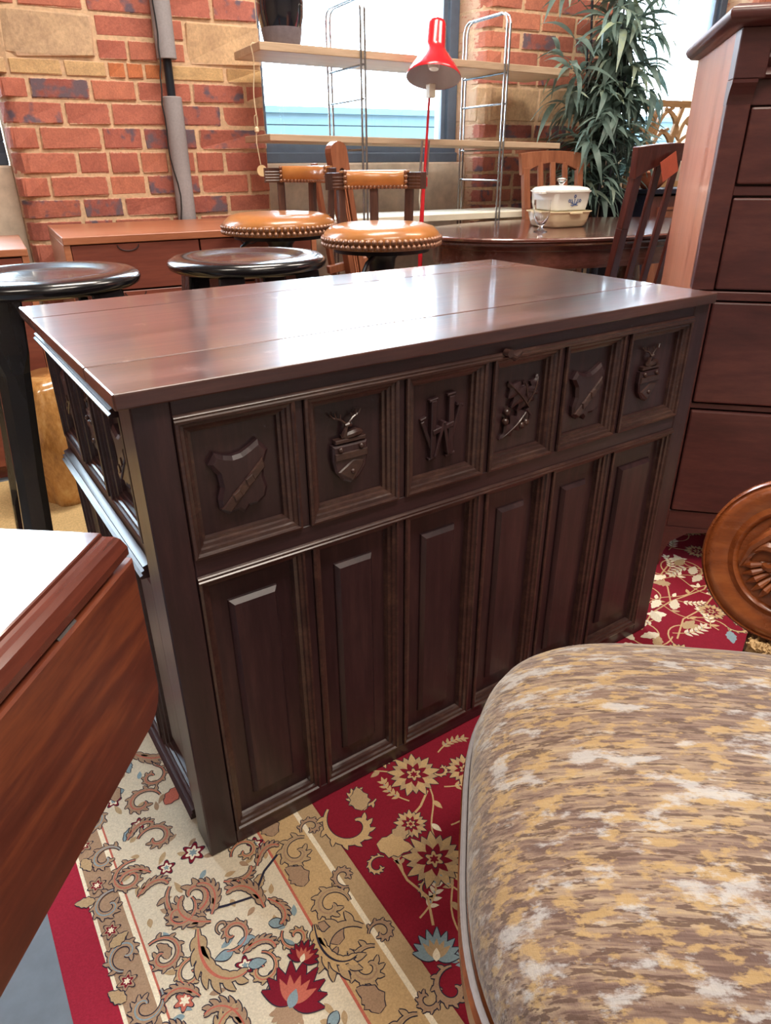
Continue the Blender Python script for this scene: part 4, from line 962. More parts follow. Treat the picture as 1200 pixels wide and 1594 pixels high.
# ================================================================== TAN LEATHER STOOLS
def tan_stool(loc, rz, sc, zt, label):
    t = empty('swivel_stool', loc, rz, label, 'stool', 'tan leather swivel stools with nailed seats')
    r = .178*sc
    MB().lathe([(.0005,zt),(r*.45,zt+.001),(r*.72,zt-.002),(r*.88,zt-.010),(r*.97,zt-.024),(r*1.0,zt-.036),(r*.99,zt-.050),(r*.97,zt-.062),(r*.9,zt-.066),(.0005,zt-.066)], 56).build('seat', MT['leather'], t, smooth=True, angle=60)
    mb = MB(); n = 62
    for row, z in enumerate((zt-.040, zt-.055)):
        for i in range(n):
            a = 2*PI*(i+.5*row)/n; d = Vector((math.cos(a), math.sin(a), 0)); c = d*(r*1.0)+Vector((0,0,z))
            mx = Matrix(((d.x,-d.y,0),(d.y,d.x,0),(0,0,1))) @ Matrix(((0,0,1),(0,1,0),(-1,0,0)))
            mb.lathe([(.0086,-.002),(.0074,.003),(.004,.006),(.0004,.007)], 8, c, mx)
    tag(mb.build('nail_rows', MT['nail'], t, smooth=True, angle=80), kind='stuff')
    MB().lathe([(r*.82,zt-.066),(r*.82,zt-.078),(.055,zt-.085),(.042,zt-.10),(.038,zt-.13),(.036,zt-.45),(.045,zt-.47),(.034,zt-.49),(.034,.10),(.06,.06),(.13,.035),(.165,.012),(.165,0),(.0005,0)], 40).build('pedestal', MT['iron'], t, smooth=True)
    MB().tube([(-.03,-.10,zt-.075),(-.06,-.12,zt-.10),(-.09,-.14,zt-.16),(-.15,-.17,zt-.20)], .006, 8).build('lever', MT['iron'], t, smooth=True)
    # curved back: local -y is the front, the back stands at +y
    RB = r*1.02
    def arc(a, z, dr=0): return Vector(((RB+dr)*math.sin(a), (RB+dr)*math.cos(a)*0.92, z))
    amax = R(54)
    z0, z1 = zt+.086, zt+.132
    rail = MB(); rg = []
    for i in range(25):
        a = -amax+2*amax*i/24
        prof = [(-.012,z0),(-.014,z0+.006),(-.012,z0+.009),(-.014,z0+.015),(-.012,z0+.018),(-.014,z0+.024),(-.012,z0+.027),(-.014,z0+.033),(-.012,z0+.036),(-.013,z1),(.013,z1),(.013,z0)]
        rg.append([arc(a, z, dr) for dr, z in prof])
    rail.loft(rg).build('back_rail', MT['stoolwood'], t, smooth=True, angle=30)
    pad = MB(); rg = []
    for i in range(19):
        a = -R(36)+R(72)*i/18; e = .25+.75*min(1, min(i, 18-i)/2.0)
        rg.append([arc(a, z0+.002+(z1-z0+.004)*v, -.012-.017*math.sin(PI*v)**.5*e) for v in (0,.12,.3,.5,.7,.88,1)] + [arc(a, z1+.006, .008), arc(a, z0+.002, -.008)])
    pad.loft(rg).build('back_pad', MT['leather'], t, smooth=True, angle=70)
    nb = MB()
    for i in range(17):
        a = -R(36)+R(72)*i/16; c = arc(a, z0+.006, -.020); d = Vector((-math.sin(a), -math.cos(a), 0))
        mx = Matrix(((d.x,-d.y,0),(d.y,d.x,0),(0,0,1))) @ Matrix(((0,0,1),(0,1,0),(-1,0,0)))
        nb.lathe([(.0066,-.002),(.0055,.003),(.003,.005),(.0004,.0055)], 7, c, mx)
    for a in (-R(36), R(36)):
        for z in (z0+.020, z0+.034, z0+.047):
            c = arc(a, z, -.020); d = Vector((-math.sin(a), -math.cos(a), 0)); mx = Matrix(((d.x,-d.y,0),(d.y,d.x,0),(0,0,1))) @ Matrix(((0,0,1),(0,1,0),(-1,0,0)))
            nb.lathe([(.0066,-.002),(.0055,.003),(.003,.005),(.0004,.0055)], 7, c, mx)
    tag(nb.build('nail_row', MT['nail'], t, smooth=True, angle=80), kind='stuff')
    for a in (-R(37), R(0), R(37)):
        MB().bar(arc(a, zt-.06, -.006), arc(a, z0+.004, 0), .026, .018, up=(math.sin(a), math.cos(a), 0)).build('spindle', MT['stoolwood'], t, bevel=.003)
    return t
tan_stool((1.045,1.062,0), R(-25.5), .98, .845, 'tan leather swivel stool nearest the desk, with nailed seat and low curved back')
tan_stool((.925,1.505,0), R(-70), 1.06, .858, 'tan leather swivel stool further back, beside the teak sideboard')

# ================================================================== SIDEBOARDS
sbd = wobj(empty('teak_sideboard')); tag(sbd, 'long low teak sideboard standing against the left brick pier', 'sideboard'); sbd.rotation_euler.z = WA
U0, U1, C0, C1, ZT = 0.095, 0.98, 1.80, 2.40, 0.795
MB().box(U0, U1, C0-.004, C1, ZT-.024, ZT).build('top', MT['teak'], sbd, bevel=.002)
for a, b in ((U0, U0+.02), (U1-.02, U1)): MB().box(a, b, C0, C1, .21, ZT-.024).build('side_panel', MT['teak'], sbd, bevel=.001)
MB().box(U0+.02, U1-.02, C1-.02, C1-.005, .21, ZT-.024).build('back_panel', MT['teakfront'], sbd)
MB().box(U0+.02, U1-.02, C0+.02, C1-.02, .21, .235).build('bottom', MT['teakfront'], sbd)
um = (U0+U1)/2
for a, b in ((U0+.022, um-.003), (um+.003, U1-.022)):
    for z0, z1 in ((.62,.768),(.43,.614),(.237,.424)):
        dr = MB().box(a, b, C0+.002, C0+.022, z0, z1).build('drawer', MT['teakfront'], sbd, bevel=.0015)
        MB().tube([((a+b)/2-.03+.035*math.cos(t), C0+.0015, z1-.004-.02*math.sin(t)) for t in [PI*i/10 for i in range(11)]], .0022, 6).build('finger_pull', MT['ink'], dr, smooth=True)
MB().box(U0+.05, U1-.05, C0+.12, C1-.05, 0, .21).build('plinth', MT['teak'], sbd, bevel=.002)
sb2 = wobj(empty('teak_cabinet')); tag(sb2, 'small teak cabinet with pale top at the far left edge', 'cabinet'); sb2.rotation_euler.z = WA
q0, q1, k0, k1, zt2 = -.62, -.012, 1.83, 2.40, .765
MB().box(q0, q1, k0, k1, zt2-.022, zt2).build('top', MT['teak'], sb2, bevel=.002)
MB().box(q0, q0+.02, k0+.004, k1, .03, zt2-.022).build('side_panel', MT['teak'], sb2); MB().box(q1-.02, q1, k0+.004, k1, .03, zt2-.022).build('side_panel', MT['teak'], sb2)
MB().box(q0+.02, q1-.02, k1-.03, k1-.01, .03, zt2-.022).build('back_panel', MT['teakfront'], sb2)
for z0, z1 in ((.56,.738),(.31,.555),(.05,.305)):
    dr = MB().box(q0+.022, q1-.022, k0+.004, k0+.024, z0, z1).build('drawer', MT['teakfront'], sb2, bevel=.0015)
    MB().box(-.40, -.25, k0-.006, k0+.004, z1-.04, z1-.028).build('handle', MT['teak'], dr)
MB().box(q0+.03, q1-.03, k0+.04, k1-.03, -.003, .05).build('plinth', MT['teakfront'], sb2)

# ---- varnished stump
stp = MB(); rg = []
rs = random.Random(5)
for i in range(15):
    t = i/14; z = .42*t; base = .135*(math.sin(PI*(.16+.70*t))**.6)
    ring = []
    for k in range(40):
        a = 2*PI*k/40; nz = noise.noise(Vector((math.cos(a)*1.6, math.sin(a)*1.6, t*2.2+4)))
        rr_ = base*(1+.30*nz+.08*math.sin(3*a+t*4)); ring.append((rr_*math.cos(a), rr_*math.sin(a), z))
    rg.append(ring)
stp.loft(rg); so = stp.build('wood_stump', MT['stump'], None, smooth=True, angle=70); so.location = (.115, 1.575, 0)
tag(so, 'glossy golden varnished tree stump behind the black stool leg', 'stump')

# ---- foam-lagged pole in front of the left pier, with a cable
pol = empty('lagged_pole', Wp(.655, 2.455), WA, 'grey foam lagged pole with a bare dark gap before the brick pier', 'pole')
PW = lambda z: Vector((0, 0, z))
MB().tube([PW(-.003), PW(3.5)], .017, 16).build('pipe', MT['pipe'], pol, smooth=True)
MB().lathe([(.036,.10),(.038,.10),(.038,1.243),(.034,1.246),(.018,1.244)], 28).build('foam_sleeve', MT['foam'], pol, smooth=True)
MB().lathe([(.018,1.374),(.035,1.372),(.038,1.374),(.038,3.45),(.018,3.45)], 28).build('foam_sleeve', MT['foam'], pol, smooth=True)
cb = []
for i in range(60):
    z = .60+2.8*i/59
    gap = 1.25 < z < 1.37
    cb.append((-.040+.012*math.sin(z*9)+.006*math.sin(z*23)+(.012 if gap else 0), -.030+.004*math.sin(z*14), z))
MB().tube(cb, .0028, 6).build('cable', MT['cable'], pol, smooth=True)

# ================================================================== WIRE LADDER SHELVES
sh = wobj(empty('ladder_shelf')); sh.rotation_euler.z = WA; tag(sh, 'freestanding shelf of pale boards on chrome wire ladders before the window', 'shelf')
CF, CR = 2.11, 2.44
for u, zt_ in ((1.345, 1.575), (2.045, 1.572)):
    for du in (-.009, .009):
        pts = [(u+du, CF, -.003)] + [(u+du, CF, z) for z in (.5, 1.0, zt_-.04)] + [(u+du, CF+.012, zt_-.012), (u+du, CF+.04, zt_)] + [(u+du, CR-.04, zt_), (u+du, CR-.012, zt_-.012), (u+du, CR, zt_-.04)] + [(u+du, CR, z) for z in (1.0, .5, -.003)]
        MB().tube(pts, .0045, 8).build('ladder_frame', MT['steel'], sh, smooth=True)
    for z in (.30, .55, .757, .925, 1.052, 1.235, 1.352):
        MB().tube([(u, CF, z), (u, CR, z)], .0045, 8).build('rung', MT['steel'], sh, smooth=True)
for u0, u1, z0, z1, dz, m in ((.922, 2.408, 1.366, 1.394, .013, 'shelf'), (.937, 2.394, 1.070, 1.094, .013, 'shelf'), (1.20, 2.34, .762, .790, 0, 'cream_board')):
    MB().loft([[(u, CF+.006, z0+q), (u, CR-.006, z0+q), (u, CR-.006, z1+q), (u, CF+.006, z1+q)] for u, q in ((u0, dz), (u1, -dz))]).build('board', MT[m], sh, bevel=.002)

# ---- vase on the top board
vz = empty('vase', Wp(1.06, 2.24, 1.405), 0, 'dark glazed round vase with bare grey foot on the top shelf', 'vase')
MB().lathe([(.055,.062),(.079,.062),(.089,.105),(.091,.145),(.086,.185),(.064,.218),(.036,.232),(.033,.242),(.040,.252),(.030,.252),(.025,.236)], 40).build('glazed_body', MT['vase_top'], vz, smooth=True, angle=60)
MB().lathe([(.066,0),(.069,.004),(.080,.062),(.055,.064)], 40).build('bare_foot', MT['vase_low'], vz, smooth=True, angle=60)
# ---- string with a card tag, hung from the board's end
stg = empty('string_tag', Wp(.920, 2.20, 1.408), WA, 'knotted cotton string with round card tag hanging off the top shelf', 'tag')
sp = [(.03,0,.002),(.004,0,.003),(-.004,0,-.006)] + [(.004*math.sin(i*.7)-.008*i/12, -.005*min(1,i), -.02-.26*i/12) for i in range(13)]
MB().tube(sp, .0022, 6).build('string', MT['string'], stg, smooth=True)
for q in (-1, 1):
    lp = [(-.008+q*.010*math.sin(t)*(.6+.4*math.cos(t)), -.007, -.262+.028*math.cos(t)+.0*q) for t in [2*PI*i/14 for i in range(15)]]
    MB().tube(lp, .002, 6).build('bow_loop', MT['string'], stg, smooth=True)
MB().lathe([(.002,-.012),(.009,-.006),(.009,.006),(.002,.012)], 10, (-.008,-.006,-.285)).build('knot', MT['string'], stg, smooth=True)
MB().tube([(-.010,-.006,-.28),(-.013,-.006,-.33),(-.008,-.006,-.37),(-.003,-.006,-.408)], .0018, 6).build('tail', MT['string'], stg, smooth=True)
MB().lathe([(.0005,-.001),(.021,-.001),(.021,.001),(.0005,.001)], 28, (.000,-.008,-.430), Euler((R(90),0,0)).to_matrix()).build('card_disc', MT['tag'], stg)

# ================================================================== SLOTTED WOODEN FRAME, LAMP
fr_ = empty('slotted_frame', Wp(1.28, 1.87), WA, 'folded wooden frame with a rounded slotted post behind the tan stools', 'frame')
# the post leans to the left; local x along the wall, y into it
lean = math.atan2(1.285-1.118, 1.075)
PX = lambda s_, x=0.0: (-s_*math.sin(lean)+x*math.cos(lean), s_*math.cos(lean)+x*math.sin(lean))
Lp = 1.085; hw = .034
def ppoly(pts): return [PX(s_, x) for x, s_ in pts]
fp = ((0,0,0),(1,0,0),(0,0,1),(0,-1,0))
outl = [(-hw,0),(hw,0),(hw,Lp-.03)] + [(hw*math.cos(t), Lp-.03+.034*math.sin(t)) for t in (.4,.8,1.2,1.57,1.94,2.34,2.74)] + [(-hw,Lp-.03)]
for x0, x1, s0, s1 in ((-hw, -.012, 0, Lp-.10), (.012, hw, 0, Lp-.10)):
    MB().prism(ppoly([(x0,s0),(x1,s0),(x1,s1),(x0,s1)]), -.055, .0, fp).build('post_cheek', MT['chair_light'], fr_, bevel=.002)
hd = [(-hw,Lp-.10)] + [(-.012,Lp-.10)] + [(-.012*math.cos(t), Lp-.10+.014*math.sin(t)) for t in (.5,1,1.57,2.1,2.6)] + [(.012,Lp-.10),(hw,Lp-.10),(hw,Lp-.03)] + [(hw*math.cos(t), Lp-.03+.034*math.sin(t)) for t in (.4,.8,1.2,1.57,1.94,2.34,2.74)] + [(-hw,Lp-.03)]
MB().prism(ppoly(hd), -.055, .0, fp).build('post_head', MT['chair_light'], fr_)
for x in (-.004, .005): MB().prism(ppoly([(x-.003,0),(x+.003,0),(x+.003,Lp-.098),(x-.003,Lp-.098)]), -.048, -.006, fp).build('slat', MT['teak'], fr_)
MB().prism(ppoly([(-.075,.02),(-.058,.02),(-.058,Lp-.06),(-.075,Lp-.06)]), -.12, -.085, fp).build('rear_post', MT['chair_light'], fr_, bevel=.002)
for s0 in (.25, .62): MB().prism(ppoly([(-.10,s0),(.10,s0),(.10,s0+.03),(-.10,s0+.03)]), -.085, -.055, fp).build('crossbar', MT['chair_light'], fr_, bevel=.002)

lm = empty('floor_lamp', Wp(1.572, 2.0), WA, 'red enamel anglepoise floor lamp in front of the window shelves', 'lamp')
MB().lathe([(.0005,.032),(.04,.030),(.11,.022),(.13,.010),(.132,-.003),(.0005,-.003)], 40).build('base', MT['red'], lm, smooth=True)
MB().tube([(-.03,0,.02),(-.012,0,.78),(-.005,0,.905)], [.010,.010,.008], 12).build('lower_stem', MT['red'], lm, smooth=True)
MB().lathe([(.010,.905),(.015,.912),(.015,.945),(.010,.952)], 16, (-.003,0,0)).build('joint', MT['red'], lm, smooth=True)
MB().tube([(-.003,0,.93),(.016,0,1.245)], .0055, 10).build('upper_arm', MT['red'], lm, smooth=True)
for x in (-.016, .016): MB().tube([(x-.004,.004,.955),(x+.004,.004,1.085)], .0055, 10).build('spring_tube', MT['steel'], lm, smooth=True)
MB().tube([(-.012,.004,.80),(-.022,.004,.86),(-.015,.004,.95)], .0025, 6).build('flex', MT['cream_board'], lm, smooth=True)
MB().box(.004, .032, -.022, .012, 1.236, 1.285).build('bracket', MT['cream_board'], lm, bevel=.003)
# shade: mouth tips towards the viewer; axis from cap to mouth
hs = Vector((.016, -.028, 1.304)); ax = Vector((-.20, -.25, -.95)).normalized()     # mouth centre and facing direction
zz = ax; xx = Vector((0,0,1)).cross(zz).normalized(); yy2 = zz.cross(xx); SM = Matrix((xx, yy2, zz)).transposed()
MB().lathe([(.117,0),(.118,-.004),(.112,-.018),(.088,-.052),(.062,-.088),(.046,-.108),(.043,-.125),(.041,-.205),(.038,-.217),(.030,-.222),(.0005,-.222)], 48, hs, SM*.93, cap=False).build('shade', MT['red'], lm, smooth=True, angle=50)
MB().lathe([(.116,-.0005),(.110,-.018),(.086,-.051),(.060,-.086),(.040,-.105),(.0005,-.106)], 48, hs, SM*.93, cap=False).build('shade_lining', MT['alu'], lm, smooth=True, angle=50)
MB().lathe([(.0005,-.030),(.020,-.034),(.028,-.052),(.022,-.075),(.013,-.105)], 24, hs, SM*.93).build('bulb', MT['white_glass'], lm, smooth=True)

# ================================================================== DINING TABLE, CHAIRS, THINGS ON IT
dt = empty('dining_table', (2.215, 1.345, 0), WA, 'oval dark wood dining table with moulded rim behind the desk', 'table')
TA, TB_, TZ = .735, .43, .762
def oval(f, z, o=0, k=96): return [((TA*f+o)*math.cos(2*PI*i/k), (TB_*f+o)*math.sin(2*PI*i/k), z) for i in range(k)]
MB().loft([oval(1,TZ-.030,-.020), oval(1,TZ-.026,-.012), oval(1,TZ-.020,-.006), oval(1,TZ-.017,-.010), oval(1,TZ-.012,-.001), oval(1,TZ-.005,0), oval(1,TZ-.0015,-.004), oval(1,TZ,-.007)]).build('table_top', MT['table'], dt, bevel=0)
MB().loft([oval(.90,TZ-.11), oval(.905,TZ-.105), oval(.90,TZ-.095), oval(.90,TZ-.05), oval(.912,TZ-.046), oval(.912,TZ-.030)]).build('apron', MT['table'], dt, smooth=True, angle=40)
for sx in (-1, 1):
    MB().lathe([(.06,TZ-.11),(.06,TZ-.14),(.04,TZ-.17),(.055,TZ-.25),(.06,TZ-.35),(.04,TZ-.45),(.045,.22),(.06,.18),(.06,.12),(.03,.10)], 24, (sx*.33,0,0)).build('pedestal', MT['table'], dt, smooth=True)
    for sy_ in (-1, 1): MB().tube([(sx*.33,sy_*.03,.17),(sx*.34,sy_*.12,.14),(sx*.36,sy_*.22,.06),(sx*.37,sy_*.28,.017)], [.026,.026,.022,.02], 10).build('foot', MT['table'], dt, smooth=True)
def dining_chair(loc, rz, m, wd, zt, label, nsl):
    """local: -y faces forward (sitter looks to -y); backrest at +y"""
    t = empty('dining_chair', loc, rz, label, 'chair', 'slat back dining chairs')
    hw_ = wd/2
    def bk(z): return .16 + max(0, z-.45)*.16
    for sx in (-1, 1):
        pts = [(sx*(hw_-.02), .17, -.003), (sx*(hw_-.02), .16, .45), (sx*(hw_-.018), bk(.8), .8), (sx*(hw_-.016), bk(zt-.07), zt-.07)]
        mb = MB()
        for a, b in zip(pts[:-1], pts[1:]): mb.bar(a, b, .036, .026, up=(0,1,0))
        mb.build('back_leg', m, t, bevel=.002)
        MB().bar((sx*(hw_-.015), -.22, -.003), (sx*(hw_-.015), -.22, .43), .030, .030, up=(0,1,0), w2=(.042,.042)).build('front_leg', m, t, bevel=.002)
        MB().bar((sx*(hw_-.017), -.20, .40), (sx*(hw_-.02), .15, .40), .022, .05).build('side_rail', m, t)
    MB().bar((-hw_+.03, -.22, .40), (hw_-.03, -.22, .40), .022, .05).build('front_rail', m, t); MB().bar((-hw_+.03, .16, .40), (hw_-.03, .16, .40), .022, .05).build('rear_rail', m, t)
    MB().loft([[(x*f, -.02+y*f, z) for x, y in ((-hw_,-.23),(hw_,-.23),(hw_-.02,.19),(-hw_+.02,.19))] for f, z in ((.97,.43),(1,.44),(1,.455),(.9,.475),(.6,.485))]).build('seat', MT['leather'], t, smooth=True)
    # arched, flared crest board
    crest_ = MB(); rg = []
    for i in range(17):
        q = -1+2*i/16; x = q*(hw_+.006+.016*0); arch = .012*(1-q*q); low = .052*(q*q)
        zz0 = zt-.052-low+.004; zz1 = zt-.008+arch
        xo = x*(1.0); xt = x*1.05
        y0 = bk(zt-.06)+.010*(1-q*q)
        rg.append([(xo, y0-.013, zz0), (xo, y0+.013, zz0), (xt, y0+.020, zz1), (xt, y0-.006, zz1)])
    crest_.loft(rg).build('crest_rail', m, t, bevel=.002)
    MB().bar((-hw_+.03, bk(.52), .52), (hw_-.03, bk(.52), .52), .020, .03).build('lower_rail', m, t)
    for i in range(nsl):
        x = (-1+2*(i+1)/(nsl+1))*(hw_-.03)
        MB().bar((x, bk(.52), .52), (x, bk(zt-.045), zt-.045), .030, .012, up=(0,1,0)).build('slat', m, t, bevel=.002)
    return t
dining_chair(Wp(2.345, 1.855), WA, MT['chair_light'], .36, 1.045, 'mid brown slat back chair on the far side of the dining table', 3)
cr_ = dining_chair(Wp(1.950, 1.275), WA+PI+R(4), MT['chair_dark'], .40, 1.050, 'dark brown slat back chair by the tall chest with rust tag', 3)
tgm = MB(); tgm.prism([(-.03,-.045),(.045,-.012),(.03,.045),(-.045,.012)], 0, .0012, ((.085, .288, .985),(-1,0,0),(0,-.16,1),(0,1,.16)))
tag(tgm.build('price_tag', MT['redtag'], cr_), 'rust coloured card tag')
cs = empty('casserole_dish', (2.145, 1.395, TZ), R(-8), 'white square casserole with blue flower print and glass lid', 'dish')
def sq(a, z, n=5, k=48): return superring(a, a, z, n, k)
MB().loft([sq(.078,.062), sq(.086,.066), sq(.091,.09), sq(.094,.128), sq(.099,.132), sq(.099,.136), sq(.093,.136)]).build('dish_body', MT['white_glass'], cs, smooth=True, angle=50)
for a in (0, PI): MB().prism([(-.032,-.004),(.032,-.004),(.026,.016),(-.026,.016)], -.006, .003, ((.0985*math.cos(a), .0985*math.sin(a), .132),(-math.sin(a),math.cos(a),0),(math.cos(a),math.sin(a),0),(0,0,1)), inset=.002).build('handle', MT['white_glass'], cs)
lid = MB().loft([sq(.094,.1365), sq(.094,.140), sq(.086,.147), sq(.060,.152,4), sq(.02,.154,3)]).build('lid', MT['white_glass'], cs, smooth=True)
MB().lathe([(.009,.153),(.008,.160),(.020,.172),(.021,.178),(.014,.181),(.0005,.182)], 20).build('lid_knob', MT['glass'], lid, smooth=True)
em = MB(); fe = ((0,-.0935,.098),(1,0,0),(0,-.06,1),(0,-1,0))
for a, b in ((-.026,.002),(.0,.018),(.026,.002)):
    for k in range(6): t = 2*PI*k/6; em.prism([(a+.0062*math.cos(t+d)*f, b+.0062*math.sin(t+d)*f) for d, f in ((-.4,1),(.4,1),(.3,.45),(-.3,.45))], 0, .0015, fe)
for x0, y0, x1, y1 in ((0,-.012,-.02,-.002),(0,-.012,.0,.010),(0,-.012,.02,-.002),(-.018,-.014,.018,-.014),(-.008,-.006,-.016,.008),(.008,-.006,.016,.008),(-.012,-.018,.012,-.010)):
    d = Vector((x1-x0, y1-y0)).normalized()*.0013; em.prism([(x0+d.y,y0-d.x),(x1+d.y,y1-d.x),(x1-d.y,y1+d.x),(x0-d.y,y0+d.x)], 0, .0012, fe)
tag(em.build('flower_print', MT['blueprint'], cs), 'blue flower spray print')
cd = empty('baking_dish', (2.145, 1.395, TZ), R(-8), 'cream square baking dish under the white casserole', 'dish')
MB().loft([sq(.080,0), sq(.088,.006), sq(.096,.03), sq(.102,.056), sq(.108,.058), sq(.108,.0615), sq(.099,.0615), sq(.094,.02), sq(.085,.012)]).build('dish_body', MT['cream_dish'], cd, smooth=True, angle=50)
for a in (-PI/2, PI/2, 0, PI): MB().prism([(-.028,0),(.028,0),(.024,.014),(-.024,.014)], -.005, .002, ((.107*math.cos(a), .107*math.sin(a), .059),(-math.sin(a),math.cos(a),0),(math.cos(a),math.sin(a),0),(0,0,1)), inset=.001).build('handle', MT['cream_dish'], cd)
wg = empty('drinking_glass', (1.905, 1.255, TZ), 0, 'small footed clear drinking glass in front of the casserole', 'glass')
MB().lathe([(.026,0),(.027,.003),(.012,.008),(.007,.014),(.008,.020),(.020,.034),(.029,.055),(.032,.080),(.031,.112),(.0297,.112),(.0305,.080),(.0275,.056),(.019,.037),(.006,.026),(.0005,.025)], 32, cap=False).build('bowl', MT['glass'], wg, smooth=True, angle=50)
MB().lathe([(.0005,.0002),(.026,.0002)], 32, cap=False).build('foot', MT['glass'], wg)

# ================================================================== DARK STAND, FRETWORK SCREEN, BOWL, PLANT
dk = wobj(empty('dark_stand')); dk.rotation_euler.z = WA; tag(dk, 'low dark cabinet standing under the right hand window', 'cabinet')
MB().box(2.98, 3.75, 2.05, 2.44, .845, .868).build('top', MT['planter'], dk, bevel=.003)
for x0, x1 in ((2.99, 3.01), (3.72, 3.74)): MB().box(x0, x1, 2.07, 2.43, -.003, .845).build('side_panel', MT['planter'], dk)
MB().box(3.01, 3.72, 2.40, 2.42, .05, .845).build('back_panel', MT['planter'], dk); MB().box(3.01, 3.72, 2.08, 2.40, .02, .05).build('bottom', MT['planter'], dk)
for x0, x1 in ((3.015, 3.362), (3.368, 3.715)):
    d_o = MB().box(x0, x1, 2.072, 2.092, .06, .835).build('door', MT['chair_dark'], dk, bevel=.002)
    MB().ringframe(((0,2.072,0),(1,0,0),(0,0,1),(0,-1,0)), (x0+.05,x1-.05,.12,.78), [(0,0),(0,.008),(.012,.010),(.02,.003),(.04,.003)], cap=True).build('door_panel', MT['chair_light'], d_o)
sc_ = wobj(empty('fretwork_screen')); sc_.rotation_euler.z = WA; tag(sc_, 'tan fretwork panel with leaf shaped cut outs on the dark cabinet', 'screen')
xa, xb, za, zb2, cy0, cy1 = 3.03, 3.68, .868, 1.293, 2.30, 2.318
for x0, x1, z0, z1 in ((xa, xb, zb2-.032, zb2), (xa, xb, za, za+.03), (xa, xa+.03, za+.03, zb2-.032), (xb-.03, xb, za+.03, zb2-.032)): MB().box(x0, x1, cy0, cy1, z0, z1).build('frame_bar', MT['fret'], sc_, bevel=.001)
rq = random.Random(2)
def rib(p0, p1, bow, w0, w1):
    pts = []; n = 10; d = Vector((p1[0]-p0[0], p1[1]-p0[1])); nn = Vector((-d.y, d.x)).normalized()
    for i in range(n+1): t = i/n; q = Vector(p0)+d*t+nn*bow*math.sin(PI*t); pts.append((q.x, q.y, (w0+(w1-w0)*t)/2))
    poly = []
    for sgn in (1, -1):
        for (x, z, w_) in (pts if sgn == 1 else pts[::-1]): poly.append((x+nn.x*w_*sgn, z+nn.y*w_*sgn))
    MB().prism(poly, 0, .016, ((0, cy1-.001, 0),(1,0,0),(0,0,1),(0,-1,0))).build('leaf_rib', MT['fret'], sc_)
for x in (3.16, 3.34, 3.53): rib((x, za+.02), (x+.06, zb2-.02), .03, .040, .024)
for x0, z0 in ((3.17,.95),(3.18,1.05),(3.20,1.15),(3.35,.93),(3.36,1.03),(3.38,1.13),(3.54,.96),(3.55,1.07)):
    rib((x0, z0), (x0-.115, z0+.125), -.03, .030, .016); rib((x0+.01, z0-.02), (x0+.13, z0+.11), .03, .030, .016)
bw = empty('terracotta_bowl', Wp(3.06, 2.14, .868), 0, 'small terracotta bowl on the dark cabinet beside the bamboo', 'bowl')
MB().lathe([(.035,0),(.045,.004),(.075,.04),(.085,.075),(.088,.078),(.080,.078),(.070,.045),(.04,.012),(.0005,.010)], 32, cap=False).build('body', MT['terracotta'], bw, smooth=True, angle=50)
MB().lathe([(.090,.074),(.092,.078),(.090,.082),(.084,.080)], 32, cap=False).build('rim', MT['terracotta'], bw, smooth=True)

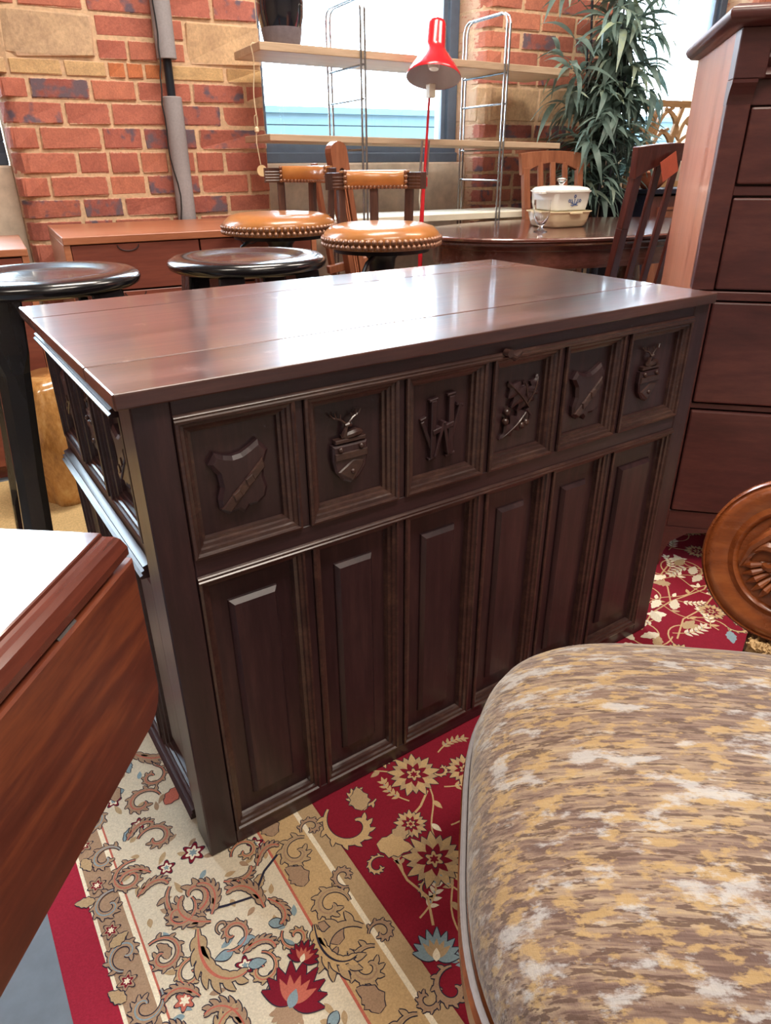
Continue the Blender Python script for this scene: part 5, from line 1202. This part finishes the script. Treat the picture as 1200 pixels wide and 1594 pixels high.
pl = empty('bamboo_plant', Wp(2.72, 2.22), 0, 'tall potted bamboo with narrow grey green leaves by the right pier', 'plant')
MB().lathe([(.12,-.003),(.13,0),(.165,.30),(.175,.34),(.175,.36),(.16,.36),(.155,.32),(.0005,.31)], 36).build('pot', MT['planter'], pl, smooth=True, angle=40)
rp = random.Random(21)
stems = []
for k in range(9):
    a = rp.uniform(0, 2*PI); r0 = rp.uniform(.02,.10); lx = rp.uniform(-.10,.10); ly = rp.uniform(-.10,.03); h = rp.uniform(1.35, 1.95)
    pts = [Vector((r0*math.cos(a)+lx*t*t, r0*math.sin(a)+ly*t*t, .30+(h-.30)*t)) for t in [i/8 for i in range(9)]]
    stems.append(pts); MB().tube(pts, [.009-.004*i/8 for i in range(9)], 8).build('cane', MT['cane'], pl, smooth=True)
def leafmesh(seed):
    q = random.Random(seed); mb = MB(); n = 6; L = 1.0; rg = []
    droop = q.uniform(.25,.7); vs = []; fs = []
    for i in range(n+1):
        t = i/n; w_ = .085*math.sin(PI*(t**.75)*.97+.03); x = t; z = .18*math.sin(PI*t*.7)-droop*t*t
        vs += [(x, -w_, z+.02*(1-t)), (x, 0, z), (x, w_, z+.02*(1-t))]
    for i in range(n): fs += [(3*i,3*i+1,3*i+4,3*i+3), (3*i+1,3*i+2,3*i+5,3*i+4)]
    mb.add(vs, fs); me = mb.mesh('leaf'); me.materials.append(MT['leaf']); me.polygons.foreach_set('use_smooth', [True]*len(me.polygons)); return me, vs, fs
LM = [leafmesh(i) for i in range(5)]
fol = MB(); cnt = 0
def put_leaf(p, az, el, L, obj):
    if p.y+L*math.sin(az) > .22: az = -az
    if p.z < 1.06 and p.x+L*math.cos(az) < -.20: az = PI-az
    me, vs, fs = rp.choice(LM); e = Euler((rp.uniform(-.5,.5), -el, az), 'XYZ')
    if obj: obj_from(me, 'leaf', pl, p, e, (L, L, L))
    else:
        mm = Matrix.Translation(p) @ e.to_matrix().to_4x4() @ Matrix.Scale(L, 4); fol.add([mm @ Vector(v) for v in vs], fs)
for k in range(170):                       # twigs carrying tufts of leaves
    st = rp.choice(stems); t = rp.uniform(.30, 1.0) ** .85; i = min(7, int(t*8)); b = st[i].lerp(st[i+1], t*8-i)
    az = rp.uniform(0, 2*PI); rr_ = rp.uniform(.03,.25)*(1 if b.z > .95 else .7); up_ = rp.uniform(-.02,.12)
    tip = b+Vector((math.cos(az)*rr_, math.sin(az)*rr_*.8, up_))
    tip.y = min(tip.y, .16)
    if tip.z < 1.06: tip.x = max(tip.x, -.16)
    MB_ = fol; fol.tube([b, b.lerp(tip, .5)+Vector((0,0,.02)), tip], [.002,.0018,.001], 4)
    for j in range(rp.randint(5, 8)):
        cnt += 1
        q = b.lerp(tip, rp.uniform(.45, 1)); a2 = az+rp.uniform(-1.3, 1.3)
        put_leaf(q, a2, rp.uniform(-.75,.55), rp.uniform(.11,.21), cnt % 4 == 0 and cnt < 1200)
tag(fol.build('foliage', MT['leaf'], pl, smooth=True, recalc=False, angle=80), kind='stuff')
